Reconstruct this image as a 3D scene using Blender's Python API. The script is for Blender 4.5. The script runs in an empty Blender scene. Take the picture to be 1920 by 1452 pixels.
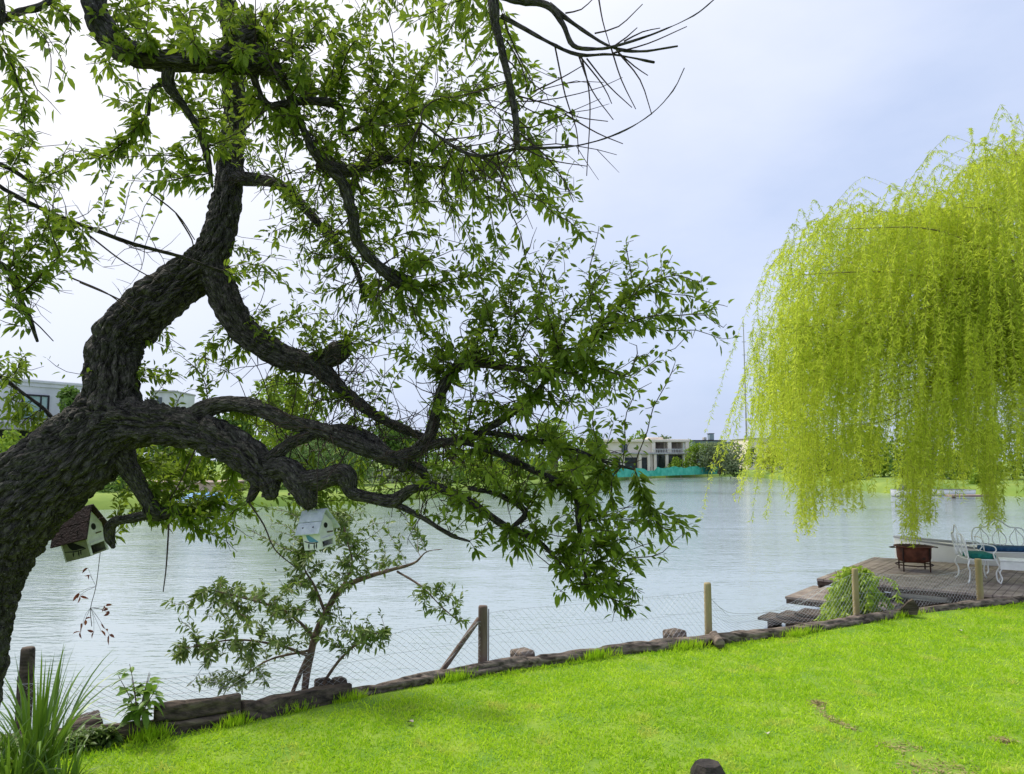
import bpy, math
import numpy as np
from mathutils import Vector, Matrix
rng = np.random.default_rng(11)
SC = bpy.context.scene
COL = SC.collection
F = 1450.0; CX, CY = 960.0, 726.0; HOR = 863.0
CAM = np.array([0, 0, 2.2])
PITCH = math.atan((HOR - CY) / F)
ZW = -0.6

# ------------------------------------------------------------------ places
def ray(px, py):
    a, b = (px - CX) / F, (CY - py) / F
    c, s = math.cos(PITCH), math.sin(PITCH)
    return np.array([a, c - s * b, s + c * b])
def P(px, py, Y):
    d = ray(px, py); return CAM + d * (Y / d[1])
def G(px, py, z=0.0):
    d = ray(px, py); return CAM + d * ((z - CAM[2]) / d[2])
def nrm(v):
    v = np.asarray(v, float); return v / (np.linalg.norm(v, axis=-1, keepdims=True) + 1e-9)

# ------------------------------------------------------------------ noise
def _h(ix, iy, iz, seed):
    n = (ix * 374761393 + iy * 668265263 + iz * 1274126177 + seed * 974634533) & 0xFFFFFFFF
    n = ((n ^ (n >> 13)) * 1274126177) & 0xFFFFFFFF
    n = (n ^ (n >> 16)) & 0xFFFF
    return n / 65535.0
def vnoise(p, seed=0):
    p = np.asarray(p, float); i = np.floor(p).astype(np.int64); f = p - i; f = f * f * (3 - 2 * f)
    r = 0
    for dx in (0, 1):
        for dy in (0, 1):
            for dz in (0, 1):
                w = (f[..., 0] if dx else 1 - f[..., 0]) * (f[..., 1] if dy else 1 - f[..., 1]) * (f[..., 2] if dz else 1 - f[..., 2])
                r = r + w * _h(i[..., 0] + dx, i[..., 1] + dy, i[..., 2] + dz, seed)
    return r
def fbm(p, o=3, seed=0):
    p = np.asarray(p, float); a, s, t = 1.0, 0, 0
    for k in range(o):
        s = s + a * vnoise(p * 2 ** k, seed + k); t += a; a *= .5
    return s / t

# ------------------------------------------------------------------ objects
def setp(o, label=None, cat=None, group=None, kind=None):
    if label: o['label'] = label
    if cat: o['category'] = cat
    if group: o['group'] = group
    if kind: o['kind'] = kind
    return o
def np_mesh(name, V, faces, m, parent=None, smooth=True):
    """faces: list of int arrays, each (n,k)"""
    me = bpy.data.meshes.new(name)
    V = np.asarray(V, np.float32)
    faces = [np.asarray(f, np.int32) for f in faces if len(f)]
    li = np.concatenate([f.ravel() for f in faces])
    tot = np.concatenate([np.full(len(f), f.shape[1], np.int32) for f in faces])
    st = np.concatenate([[0], np.cumsum(tot)[:-1]]).astype(np.int32)
    me.vertices.add(len(V)); me.vertices.foreach_set('co', V.ravel())
    me.loops.add(len(li)); me.loops.foreach_set('vertex_index', li)
    me.polygons.add(len(tot)); me.polygons.foreach_set('loop_start', st)
    me.polygons.foreach_set('loop_total', tot)
    me.polygons.foreach_set('use_smooth', np.full(len(tot), smooth))
    me.update(calc_edges=True); me.validate()
    if m: me.materials.append(m)
    o = bpy.data.objects.new(name, me); COL.objects.link(o)
    if parent: o.parent = parent
    return o
def empty(name, loc=(0, 0, 0), rot=(0, 0, 0), label=None, cat=None, group=None):
    o = bpy.data.objects.new(name, None); COL.objects.link(o)
    o.location = loc; o.rotation_euler = rot; o.empty_display_size = .1
    return setp(o, label, cat, group)

class MB:
    def __init__(s): s.V = []; s.n = 0; s.Fs = []
    def add(s, V, faces):
        V = np.asarray(V, float)
        for f in faces:
            if len(f): s.Fs.append(np.asarray(f, np.int64) + s.n)
        s.V.append(V); s.n += len(V); return s
    def box(s, lo, hi, M=None, bev=0.0):
        lo, hi = np.array(lo, float), np.array(hi, float)
        if bev > 0:
            c, h = (lo + hi) / 2, (hi - lo) / 2; b = min(bev, h.min() * .45)
            pts = []; idx = {}
            for ax in range(3):
                for sx in (-1, 1):
                    for sy in (-1, 1):
                        for sz in (-1, 1):
                            sg = np.array([sx, sy, sz]); e = h - b; e[ax] = h[ax]
                            idx[(ax, sx, sy, sz)] = len(pts); pts.append(c + sg * e)
            q = []; t = []
            for ax in range(3):
                a1, a2 = [(1, 2), (2, 0), (0, 1)][ax]
                for sg in (-1, 1):
                    def k(u, v):
                        w = [0, 0, 0]; w[ax] = sg; w[a1] = u; w[a2] = v; return idx[(ax, *w)]
                    f = [k(-1, -1), k(1, -1), k(1, 1), k(-1, 1)]
                    q.append(f if sg > 0 else f[::-1])
            for ax in range(3):
                a1, a2 = [(1, 2), (2, 0), (0, 1)][ax]
                for u in (-1, 1):
                    for v in (-1, 1):
                        def k(face, sg):
                            w = [0, 0, 0]; w[ax] = sg; w[a1] = u; w[a2] = v; return idx[(face, *w)]
                        q.append([k(a1, -1), k(a1, 1), k(a2, 1), k(a2, -1)])
            for sx in (-1, 1):
                for sy in (-1, 1):
                    for sz in (-1, 1):
                        t.append([idx[(0, sx, sy, sz)], idx[(1, sx, sy, sz)], idx[(2, sx, sy, sz)]])
            V = np.array(pts); fs = [q, t]
        else:
            V = np.array([[x, y, z] for x in (lo[0], hi[0]) for y in (lo[1], hi[1]) for z in (lo[2], hi[2])])
            fs = [[[0, 1, 3, 2], [4, 6, 7, 5], [0, 4, 5, 1], [2, 3, 7, 6], [0, 2, 6, 4], [1, 5, 7, 3]]]
        if M is not None:
            M = np.array(M); V = V @ M[:3, :3].T + M[:3, 3]
        return s.add(V, fs)
    def tube(s, pts, seg=8, res=None, cap=True):
        V, f = tube(pts, seg, res, cap); return s.add(V, f)
    def prism(s, poly, y0, y1, M=None):
        """poly in xz, extruded along y"""
        n = len(poly)
        V = np.array([[p[0], y0, p[1]] for p in poly] + [[p[0], y1, p[1]] for p in poly], float)
        q = [[i, (i + 1) % n, n + (i + 1) % n, n + i] for i in range(n)]
        if M is not None:
            M = np.array(M); V = V @ M[:3, :3].T + M[:3, 3]
        return s.add(V, [q, [list(range(n))[::-1]], [list(range(n, 2 * n))]])
    def build(s, name, m, parent=None, smooth=False):
        o = np_mesh(name, np.concatenate(s.V), s.Fs, m, parent, smooth)
        import bmesh
        if s.n < 60000:
            bm = bmesh.new(); bm.from_mesh(o.data); bmesh.ops.recalc_face_normals(bm, faces=bm.faces); bm.to_mesh(o.data); bm.free()
        return o

def spline(pts, step=None, n=None):
    p = np.asarray(pts, float)
    if len(p) == 2: p = np.array([p[0], (p[0] + p[1]) / 2, p[1]])
    e = np.vstack([2 * p[0] - p[1], p, 2 * p[-1] - p[-2]])
    out = []
    for i in range(len(p) - 1):
        L = np.linalg.norm(p[i + 1, :3] - p[i, :3])
        k = max(1, int(round(L / step))) if step else (n or 4)
        t = np.linspace(0, 1, k, endpoint=False)[:, None]
        a, b, c, d = e[i], e[i + 1], e[i + 2], e[i + 3]
        out.append(.5 * ((2 * b) + (c - a) * t + (2 * a - 5 * b + 4 * c - d) * t ** 2 + (3 * b - a - 3 * c + d) * t ** 3))
    out.append(p[-1:]); r = np.vstack(out)
    r[:, 3] = np.maximum(r[:, 3], 1e-4) if r.shape[1] > 3 else 0
    return r
def frames(c):
    t = nrm(np.gradient(c, axis=0))
    up = np.array([0, 0, 1.]) if abs(t[0, 2]) < .9 else np.array([1., 0, 0])
    u = np.zeros_like(t); u[0] = nrm(np.cross(t[0], up))
    for i in range(1, len(t)):
        w = u[i - 1] - t[i] * np.dot(u[i - 1], t[i]); u[i] = nrm(w)
    return t, u, np.cross(t, u)
def tube(pts, seg=8, res=None, cap=True, disp=None, round_end=False):
    p = spline(pts, step=res) if res else np.asarray(pts, float)
    if round_end:
        d = nrm(p[-1, :3] - p[-2, :3]); r = p[-1, 3]
        ex = [np.r_[p[-1, :3] + d * r * a, r * b] for a, b in ((.35, .9), (.6, .7), (.75, .35))]
        p = np.vstack([p, ex])
    c, r = p[:, :3], p[:, 3]
    t, u, w = frames(c)
    a = np.linspace(0, 2 * np.pi, seg, endpoint=False)
    ca, sa = np.cos(a)[None, :, None], np.sin(a)[None, :, None]
    d = u[:, None] * ca + w[:, None] * sa
    R = np.repeat(r[:, None], seg, 1)
    if disp:
        s = np.r_[0, np.cumsum(np.linalg.norm(np.diff(c, axis=0), axis=1))]
        tube.attr = np.stack([np.cos(a)[None, :] * R, np.sin(a)[None, :] * R, s[:, None] * .38 + 0 * R], -1).reshape(-1, 3)
        R = R + disp(R, a[None, :] + 0 * R, s[:, None] + 0 * R)
    V = (c[:, None] + d * R[..., None]).reshape(-1, 3)
    n = len(c); i = np.arange(n - 1)[:, None] * seg; j = np.arange(seg)[None, :]; j2 = (j + 1) % seg
    q = np.stack([i + j, i + j2, i + seg + j2, i + seg + j], -1).reshape(-1, 4)
    fs = [q]
    if cap:
        V = np.vstack([V, c[:1], c[-1:]]); k = n * seg
        fs.append(np.array([[k, (x + 1) % seg, x] for x in range(seg)]))
        b = (n - 1) * seg
        fs.append(np.array([[k + 1, b + x, b + (x + 1) % seg] for x in range(seg)]))
    return V, fs

# ------------------------------------------------------------------ materials
def mat(name, c1, c2=None, scale=6, rough=.8, bump=0, bscale=None, transl=0, island=None, metal=0, stretch=None,
        detail=6, spec=.3, lo=.35, hi=.65, c3=None, s3=2.0, t3=.6, coat=0):
    m = bpy.data.materials.new(name); m.use_nodes = True; nt = m.node_tree; N = nt.nodes; L = nt.links
    b = N['Principled BSDF']; out = N['Material Output']
    b.inputs['Roughness'].default_value = rough; b.inputs['Metallic'].default_value = metal
    b.inputs['Specular IOR Level'].default_value = spec
    if coat: b.inputs['Coat Weight'].default_value = coat
    tc = N.new('ShaderNodeTexCoord'); mp = N.new('ShaderNodeMapping'); L.new(tc.outputs['Object'], mp.inputs[0])
    if stretch: mp.inputs['Scale'].default_value = stretch
    colsock = None
    c1 = (*c1, 1)
    if c2 is not None:
        c2 = (*c2, 1)
        nz = N.new('ShaderNodeTexNoise'); nz.inputs['Scale'].default_value = scale; nz.inputs['Detail'].default_value = detail
        L.new(mp.outputs[0], nz.inputs['Vector'])
        mr = N.new('ShaderNodeMapRange'); mr.inputs[1].default_value = lo; mr.inputs[2].default_value = hi
        L.new(nz.outputs[0], mr.inputs[0]); fac = mr.outputs[0]
        if island is not None:
            ge = N.new('ShaderNodeNewGeometry')
            mx = N.new('ShaderNodeMix'); mx.inputs[0].default_value = island
            L.new(fac, mx.inputs[2]); L.new(ge.outputs['Random Per Island'], mx.inputs[3]); fac = mx.outputs[0]
        mc = N.new('ShaderNodeMix'); mc.data_type = 'RGBA'
        mc.inputs[6].default_value = c1; mc.inputs[7].default_value = c2; L.new(fac, mc.inputs[0]); colsock = mc.outputs[2]
        if c3 is not None:
            n3 = N.new('ShaderNodeTexNoise'); n3.inputs['Scale'].default_value = s3; n3.inputs['Detail'].default_value = 8
            L.new(mp.outputs[0], n3.inputs['Vector'])
            m3 = N.new('ShaderNodeMapRange'); m3.inputs[1].default_value = t3; m3.inputs[2].default_value = t3 + .08
            L.new(n3.outputs[0], m3.inputs[0])
            mc3 = N.new('ShaderNodeMix'); mc3.data_type = 'RGBA'; L.new(m3.outputs[0], mc3.inputs[0])
            L.new(colsock, mc3.inputs[6]); mc3.inputs[7].default_value = (*c3, 1); colsock = mc3.outputs[2]
        L.new(colsock, b.inputs['Base Color'])
    else:
        b.inputs['Base Color'].default_value = c1
    if bump:
        nb = N.new('ShaderNodeTexNoise'); nb.inputs['Scale'].default_value = bscale or scale * 4; nb.inputs['Detail'].default_value = 8
        L.new(mp.outputs[0], nb.inputs['Vector'])
        bp = N.new('ShaderNodeBump'); bp.inputs['Strength'].default_value = bump; bp.inputs['Distance'].default_value = .02
        L.new(nb.outputs[0], bp.inputs['Height']); L.new(bp.outputs[0], b.inputs['Normal'])
    if transl:
        tr = N.new('ShaderNodeBsdfTranslucent')
        hs = N.new('ShaderNodeHueSaturation'); hs.inputs['Value'].default_value = 1.25; hs.inputs['Hue'].default_value = .492
        if colsock: L.new(colsock, hs.inputs['Color'])
        else: hs.inputs['Color'].default_value = c1
        L.new(hs.outputs[0], tr.inputs['Color'])
        mx = N.new('ShaderNodeMixShader'); mx.inputs[0].default_value = transl
        L.new(b.outputs[0], mx.inputs[1]); L.new(tr.outputs[0], mx.inputs[2]); L.new(mx.outputs[0], out.inputs['Surface'])
    return m

M = {}
M['bark'] = mat('bark', (.028, .025, .021), (.10, .092, .078), 16, .9, 1.0, 70, c3=(.20, .20, .165), s3=26, t3=.61, spec=.2)
def bark_mat():
    m = bpy.data.materials.new('furrowed_bark'); m.use_nodes = True; nt = m.node_tree; N = nt.nodes; L = nt.links
    b = N['Principled BSDF']; b.inputs['Roughness'].default_value = .9; b.inputs['Specular IOR Level'].default_value = .2
    at = N.new('ShaderNodeAttribute'); at.attribute_name = 'grain'; v = at.outputs['Vector']
    def noise(sc, det, vec):
        n = N.new('ShaderNodeTexNoise'); n.inputs['Scale'].default_value = sc; n.inputs['Detail'].default_value = det; n.inputs['Roughness'].default_value = .62; L.new(vec, n.inputs['Vector']); return n.outputs[0]
    def rng_(x, a, c, lo=0, hi=1):
        r = N.new('ShaderNodeMapRange'); r.inputs[1].default_value = a; r.inputs[2].default_value = c; r.inputs[3].default_value = lo; r.inputs[4].default_value = hi; L.new(x, r.inputs[0]); return r.outputs[0]
    def mix(f, c1, c2):
        x = N.new('ShaderNodeMix'); x.data_type = 'RGBA'; L.new(f, x.inputs[0])
        for k, c in ((6, c1), (7, c2)):
            if isinstance(c, tuple): x.inputs[k].default_value = (*c, 1)
            else: L.new(c, x.inputs[k])
        return x.outputs[2]
    col = mix(rng_(noise(62, 8, v), .38, .66), (.020, .018, .016), (.125, .115, .098))
    tc = N.new('ShaderNodeTexCoord')
    col = mix(rng_(noise(5, 5, tc.outputs['Object']), .5, .72, 0, .5), col, (.055, .065, .035))
    col = mix(rng_(noise(110, 4, v), .62, .70), col, (.26, .25, .215))
    L.new(col, b.inputs['Base Color'])
    vo = N.new('ShaderNodeTexVoronoi'); vo.feature = 'DISTANCE_TO_EDGE'; vo.inputs['Scale'].default_value = 60; 
    wv = N.new('ShaderNodeVectorMath'); wv.operation = 'ADD'; n3 = N.new('ShaderNodeTexNoise'); n3.inputs['Scale'].default_value = 25; L.new(v, n3.inputs['Vector'])
    sc = N.new('ShaderNodeVectorMath'); sc.operation = 'SCALE'; sc.inputs['Scale'].default_value = .02; L.new(n3.outputs['Color'], sc.inputs[0]); L.new(v, wv.inputs[0]); L.new(sc.outputs[0], wv.inputs[1]); L.new(wv.outputs[0], vo.inputs['Vector'])
    h = rng_(vo.outputs['Distance'], 0, .28)
    ad = N.new('ShaderNodeMath'); ad.operation = 'MULTIPLY_ADD'; L.new(noise(110, 6, v), ad.inputs[0]); ad.inputs[1].default_value = .6; L.new(h, ad.inputs[2])
    bp = N.new('ShaderNodeBump'); bp.inputs['Strength'].default_value = 1.0; bp.inputs['Distance'].default_value = .014; L.new(ad.outputs[0], bp.inputs['Height']); L.new(bp.outputs[0], b.inputs['Normal'])
    return m
M['furrowed'] = bark_mat()
M['bark_thin'] = mat('bark_thin', (.030, .022, .019), (.075, .055, .045), 9, .9, .3, 60, spec=.15)
M['bark_red'] = mat('bark_red', (.09, .06, .045), (.22, .15, .11), 20, .9, .3, 60)
M['leaf'] = mat('ceibo_leaf', (.072, .13, .015), (.23, .33, .026), 1.5, .5, transl=.52, island=.65, spec=.25)
M['leaf_bank'] = mat('bank_leaf', (.065, .125, .022), (.21, .29, .055), 3, .45, transl=.3, island=.7, spec=.4)
M['leaf_broad'] = mat('broad_leaf', (.10, .21, .02), (.20, .33, .035), 3, .45, transl=.35, island=.7, spec=.35)  # lighter green of the young broad-leaved plant
M['lime'] = mat('lime_leaf', (.22, .36, .03), (.42, .54, .07), 3, .5, transl=.4, island=.7)
M['strap'] = mat('strap_leaf', (.06, .14, .012), (.17, .30, .03), 3, .4, transl=.3, island=.7, spec=.4)
M['willow'] = mat('willow_leaf', (.30, .41, .025), (.64, .73, .08), .7, .6, transl=.5, island=.5, spec=.15, detail=3)
M['willow_stem'] = mat('willow_stem', (.16, .15, .04), (.30, .27, .08), 4, .8)
M['willow_bark'] = mat('willow_bark', (.10, .08, .05), (.2, .16, .10), 6, .9, .6, 30)
M['grass'] = mat('grass_blade', (.20, .42, .008), (.57, .76, .04), 1.1, .6, transl=.35, island=.7, spec=.15, detail=6, c3=(.52, .58, .10), s3=2.2, t3=.60)
M['soil_grass'] = mat('thatch', (.12, .24, .02), (.22, .33, .03), 3, .95, .6, 40, c3=(.15, .11, .05), s3=1.6, t3=.68)
M['soil'] = mat('bank_soil', (.10, .075, .05), (.24, .18, .11), 4, .95, .8, 18)
M['dry'] = mat('dry_grass', (.14, .10, .05), (.42, .36, .15), 9, .95, island=.8)
M['log'] = mat('weathered_log', (.06, .048, .038), (.27, .215, .17), 14, .95, 1.0, 30, c3=(.04, .03, .024), s3=9, t3=.57, stretch=(.16, 1.3, 1.3))
M['log_dark'] = mat('dark_sleeper', (.028, .022, .018), (.13, .10, .075), 14, .95, 1.0, 35, c3=(.17, .14, .10), s3=9, t3=.62, stretch=(.16, 1.3, 1.3))
M['post'] = mat('post_wood', (.10, .07, .055), (.19, .14, .11), 12, .9, .5, 40, stretch=(1, 1, .15))
M['post_light'] = mat('post_wood_light', (.24, .19, .09), (.38, .31, .17), 10, .9, .5, 40, stretch=(1, 1, .15))
M['stake'] = mat('stake_wood', (.02, .017, .015), (.06, .05, .042), 12, .85, .7, 40)
M['wire'] = mat('galvanised_wire', (.42, .44, .46), (.55, .56, .58), 20, .5, metal=.4)
M['deck'] = mat('deck_wood', (.19, .15, .13), (.34, .285, .25), 4, .8, .4, 40, stretch=(1, 1, 1))
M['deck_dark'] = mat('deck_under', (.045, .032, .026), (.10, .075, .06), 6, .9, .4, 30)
M['rust'] = mat('rusty_iron', (.085, .028, .016), (.16, .055, .032), 9, .75, .4, 60, metal=.2, c3=(.06, .03, .022), s3=6, t3=.6)
M['iron_dark'] = mat('dark_iron', (.03, .018, .015), (.07, .035, .026), 9, .7, metal=.3)
M['white_iron'] = mat('white_iron', (.72, .72, .70), (.86, .86, .84), 8, .45)
M['teal'] = mat('teal_cushion', (.005, .10, .085), (.015, .19, .15), 14, .9, .4, 120)
M['blue_cushion'] = mat('blue_cushion', (.01, .05, .12), (.03, .10, .20), 14, .9, .4, 120)
M['hull'] = mat('white_hull', (.78, .76, .74), (.86, .85, .84), 1.5, .35)
M['hull_trim'] = mat('hull_trim', (.22, .23, .25), (.32, .33, .35), 3, .5)
M['white_paint'] = mat('white_paint', (.66, .66, .64), (.80, .80, .78), 25, .7, .3, 90, c3=(.42, .38, .30), s3=30, t3=.68)
M['cream_paint'] = mat('cream_paint', (.36, .37, .24), (.50, .50, .36), 20, .7, .3, 90)
M['olive_paint'] = mat('olive_paint', (.19, .195, .12), (.28, .285, .18), 20, .8, .3, 90)
M['maroon'] = mat('maroon_roof', (.022, .012, .013), (.045, .021, .023), 22, .7, .4, 80)
M['grey_roof'] = mat('grey_roof', (.50, .53, .60), (.66, .69, .76), 22, .65, .4, 80)
M['black'] = mat('black_paint', (.012, .012, .012), rough=.8)
M['bird_blue'] = mat('blue_paint', (.09, .26, .42), (.14, .33, .5), 30, .7)
M['stucco'] = mat('white_stucco', (.60, .60, .61), (.72, .72, .73), 1.2, .85, .2, 20)
M['stucco_warm'] = mat('warm_stucco', (.74, .64, .55), (.84, .75, .66), .8, .85, .2, 12)
M['concrete'] = mat('concrete', (.36, .35, .35), (.48, .47, .47), 2, .9, .2, 20)
M['dark'] = mat('dark_interior', (.02, .024, .028), (.05, .055, .06), 2, .6)
M['frame'] = mat('dark_frame', (.03, .03, .035), rough=.5)
M['glass_green'] = mat('window_glass', (.25, .42, .40), (.45, .6, .58), .9, .12, spec=.6)
M['glass_dark'] = mat('dark_glass', (.03, .05, .06), (.10, .12, .13), .6, .1, spec=.6)
M['curtain'] = mat('curtain', (.20, .16, .15), (.42, .36, .33), 3, .8, stretch=(3, 3, .2))
M['brick'] = mat('brick_wall', (.30, .15, .09), (.42, .22, .14), 3, .9)
M['netting'] = mat('green_netting', (.02, .25, .19), (.07, .38, .30), 1.2, .7, .3, 10, transl=.2)
M['terrace'] = mat('pink_terrace', (.55, .40, .35), (.68, .52, .46), 2, .9)
M['pier'] = mat('pier_wood', (.22, .16, .13), (.38, .30, .25), 3, .9, stretch=(.3, 3, 3))
M['boat_blue'] = mat('blue_cover', (.08, .26, .55), (.13, .34, .62), 2, .6)
M['blue_grey'] = mat('blue_grey_wall', (.19, .25, .31), (.26, .32, .38), 1, .8)
M['far_grass'] = mat('far_grass', (.12, .21, .03), (.22, .30, .05), .35, .9, .4, 4, c3=(.20, .16, .08), s3=.12, t3=.66)
M['far_leaf_a'] = mat('far_leaf_mid', (.05, .12, .02), (.14, .24, .04), .35, .7, transl=.3, island=.6)
M['far_leaf_b'] = mat('far_leaf_lime', (.13, .24, .02), (.30, .42, .04), .35, .7, transl=.35, island=.6)
M['far_leaf_c'] = mat('far_leaf_grey', (.11, .16, .07), (.27, .33, .16), .35, .75, transl=.25, island=.6)
M['far_leaf_d'] = mat('far_leaf_dark', (.03, .07, .02), (.08, .14, .03), .35, .75, transl=.25, island=.6)
M['far_leaf_y'] = mat('far_leaf_yellow', (.26, .32, .02), (.42, .46, .04), .35, .7, transl=.35, island=.6)
M['far_willow'] = mat('far_willow_leaf', (.09, .19, .05), (.22, .36, .10), .5, .7, transl=.3, island=.5)
M['pink'] = mat('pink_flower', (.75, .2, .25), (.8, .4, .42), 3, .6, transl=.3)
M['pod'] = mat('dry_pod', (.16, .045, .025), (.30, .11, .06), 20, .7, transl=.2, island=.7)

def water_mat():
    m = bpy.data.materials.new('lake_water'); m.use_nodes = True; nt = m.node_tree; N = nt.nodes; L = nt.links
    b = N['Principled BSDF']
    b.inputs['Base Color'].default_value = (.28, .345, .345, 1)
    b.inputs['Roughness'].default_value = .07; b.inputs['IOR'].default_value = 2.0; b.inputs['Specular IOR Level'].default_value = .9
    tc = N.new('ShaderNodeTexCoord')
    def layer(sx, sy, sc, det, rot):
        mp = N.new('ShaderNodeMapping'); mp.inputs['Scale'].default_value = (sx, sy, 1); mp.inputs['Rotation'].default_value = (0, 0, rot)
        L.new(tc.outputs['Object'], mp.inputs[0])
        nz = N.new('ShaderNodeTexNoise'); nz.inputs['Scale'].default_value = sc; nz.inputs['Detail'].default_value = det
        L.new(mp.outputs[0], nz.inputs[0]); return nz.outputs[0]
    a = layer(.8, 2.2, 3.2, 3, .25); c = layer(.5, 1.2, .55, 2, -.15)
    md = N.new('ShaderNodeMapRange'); big = layer(.03, .07, 1.0, 3, .3)
    L.new(big, md.inputs[0]); md.inputs[1].default_value = .42; md.inputs[2].default_value = .62; md.inputs[3].default_value = .35; md.inputs[4].default_value = 1.0
    mm = N.new('ShaderNodeMath'); mm.operation = 'MULTIPLY'; L.new(a, mm.inputs[0]); L.new(md.outputs[0], mm.inputs[1])
    ad = N.new('ShaderNodeMath'); ad.operation = 'MULTIPLY_ADD'; L.new(c, ad.inputs[0]); ad.inputs[1].default_value = 1.2; L.new(mm.outputs[0], ad.inputs[2])
    bp = N.new('ShaderNodeBump'); bp.inputs['Strength'].default_value = .75; bp.inputs['Distance'].default_value = .05
    L.new(ad.outputs[0], bp.inputs['Height']); L.new(bp.outputs[0], b.inputs['Normal'])
    return m
M['water'] = water_mat()

# ------------------------------------------------------------------ leaves
def leaves(base, d, up, L, W, fold=.25, droop=.25, petiole=0.0):
    """vectorised leaf blades; base (n,3), d direction (n,3), up (n,3) -> V, faces"""
    n = len(base); d = nrm(d); s = nrm(np.cross(d, up)); nn = np.cross(s, d)
    L = np.broadcast_to(np.asarray(L, float), (n,))[:, None]; W = np.broadcast_to(np.asarray(W, float), (n,))[:, None]
    def pt(a, b, c): return base + d * (L * a) + s * (W * b) + nn * (W * c) - np.array([0, 0, 1.]) * (L * droop * a * a)
    rows = []
    o = petiole
    rows.append(pt(o, 0, 0))
    for a, b in ((.3, .42), (.65, .40)):
        a = o + a * (1)
        rows += [pt(a, -b, fold), pt(a, 0, 0), pt(a, b, fold)]
    rows.append(pt(o + 1, 0, 0))
    k = 8
    q = [[1, 2, 5, 4], [2, 3, 6, 5]]; t = [[0, 2, 1], [0, 3, 2], [4, 5, 7], [5, 6, 7]]
    if petiole:
        rows += [pt(0, -.03, 0), pt(0, .03, 0)]; k = 10; t.append([8, 9, 0])
    V = np.stack(rows, 1).reshape(-1, 3)
    off = (np.arange(n) * k)[:, None, None]
    return V, [(np.array(q)[None] + off).reshape(-1, 4), (np.array(t)[None] + off).reshape(-1, 3)]
def quads(base, d, up, L, W):
    n = len(base); d = nrm(d); s = nrm(np.cross(d, up)); L = np.broadcast_to(L, (n,))[:, None]; W = np.broadcast_to(W, (n,))[:, None]
    V = np.stack([base, base + d * L * .45 - s * W * .5, base + d * L, base + d * L * .45 + s * W * .5], 1).reshape(-1, 3)
    return V, [(np.arange(n) * 4)[:, None] + np.array([[0, 1, 2, 3]])]
def rdir(n): return nrm(rng.normal(size=(n, 3)))

def colonize(att, start, step=.07, di=1.2, dk=.10, iters=140, grav=-.05, jit=.18):
    pos = [p for p in start]; par = [-1] * len(start); X = np.array(start)
    d2 = ((att[:, None] - X[None]) ** 2).sum(-1); ni = d2.argmin(1); nd = np.sqrt(d2.min(1)); alive = nd > dk
    tips = {}; cnt = np.zeros(40000, int)
    for it in range(iters):
        idx = np.where(alive & (nd < di + it * .02))[0]
        if not len(idx): break
        X = np.array(pos); dirs = nrm(att[idx] - X[ni[idx]])
        u, inv = np.unique(ni[idx], return_inverse=True)
        acc = np.zeros((len(u), 3)); np.add.at(acc, inv, dirs)
        sat = cnt[u] >= 3; alive[idx[sat[inv]]] = False; u, acc = u[~sat], acc[~sat]
        if not len(u): continue
        cnt[u] += 1
        acc = nrm(nrm(acc) + rng.normal(size=acc.shape) * jit + np.array([0, 0, grav]))
        new = X[u] + acc * step; b = len(pos)
        for k, p in enumerate(new): pos.append(p); par.append(int(u[k]))
        al = np.where(alive)[0]
        d2 = ((att[al][:, None] - new[None]) ** 2).sum(-1); m = d2.argmin(1); md = np.sqrt(d2.min(1))
        upd = md < nd[al]; nd[al[upd]] = md[upd]; ni[al[upd]] = b + m[upd]
        k = al[nd[al] < dk]
        for a in k: tips[int(a)] = int(ni[a])
        alive[k] = False
    return np.array(pos), np.array(par), tips
def twig_mesh(pos, par, nstart, r0=.0022, p=2.3, rmax=.02, seg=5):
    n = len(pos); kids = [[] for _ in range(n)]
    for i in range(nstart, n): kids[par[i]].append(i)
    R = np.zeros(n)
    for i in range(n - 1, nstart - 1, -1):
        s = sum(R[k] ** p for k in kids[i]); R[i] = min(rmax, max(r0, s ** (1 / p)))
    Vs, Fs, off = [], [], 0
    done = np.zeros(n, bool)
    for i in range(nstart, n):
        a = par[i]
        if a >= nstart and kids[a] and kids[a][int(np.argmax([R[k] for k in kids[a]]))] == i: continue
        ch = [a, i]
        while kids[ch[-1]]:
            ks = kids[ch[-1]]; ch.append(ks[int(np.argmax([R[k] for k in ks]))])
        r = np.array([R[c] for c in ch]); r[0] = r[1]; r[-1] *= .6
        c = np.array([pos[k] for k in ch]); c[1:-1] = (c[:-2] + 2 * c[1:-1] + c[2:]) / 4
        V, f = tube(np.c_[c, r], seg, None, False)
        Vs.append(V); Fs += [x + off for x in f]; off += len(V)
    return np.concatenate(Vs), Fs

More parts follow.
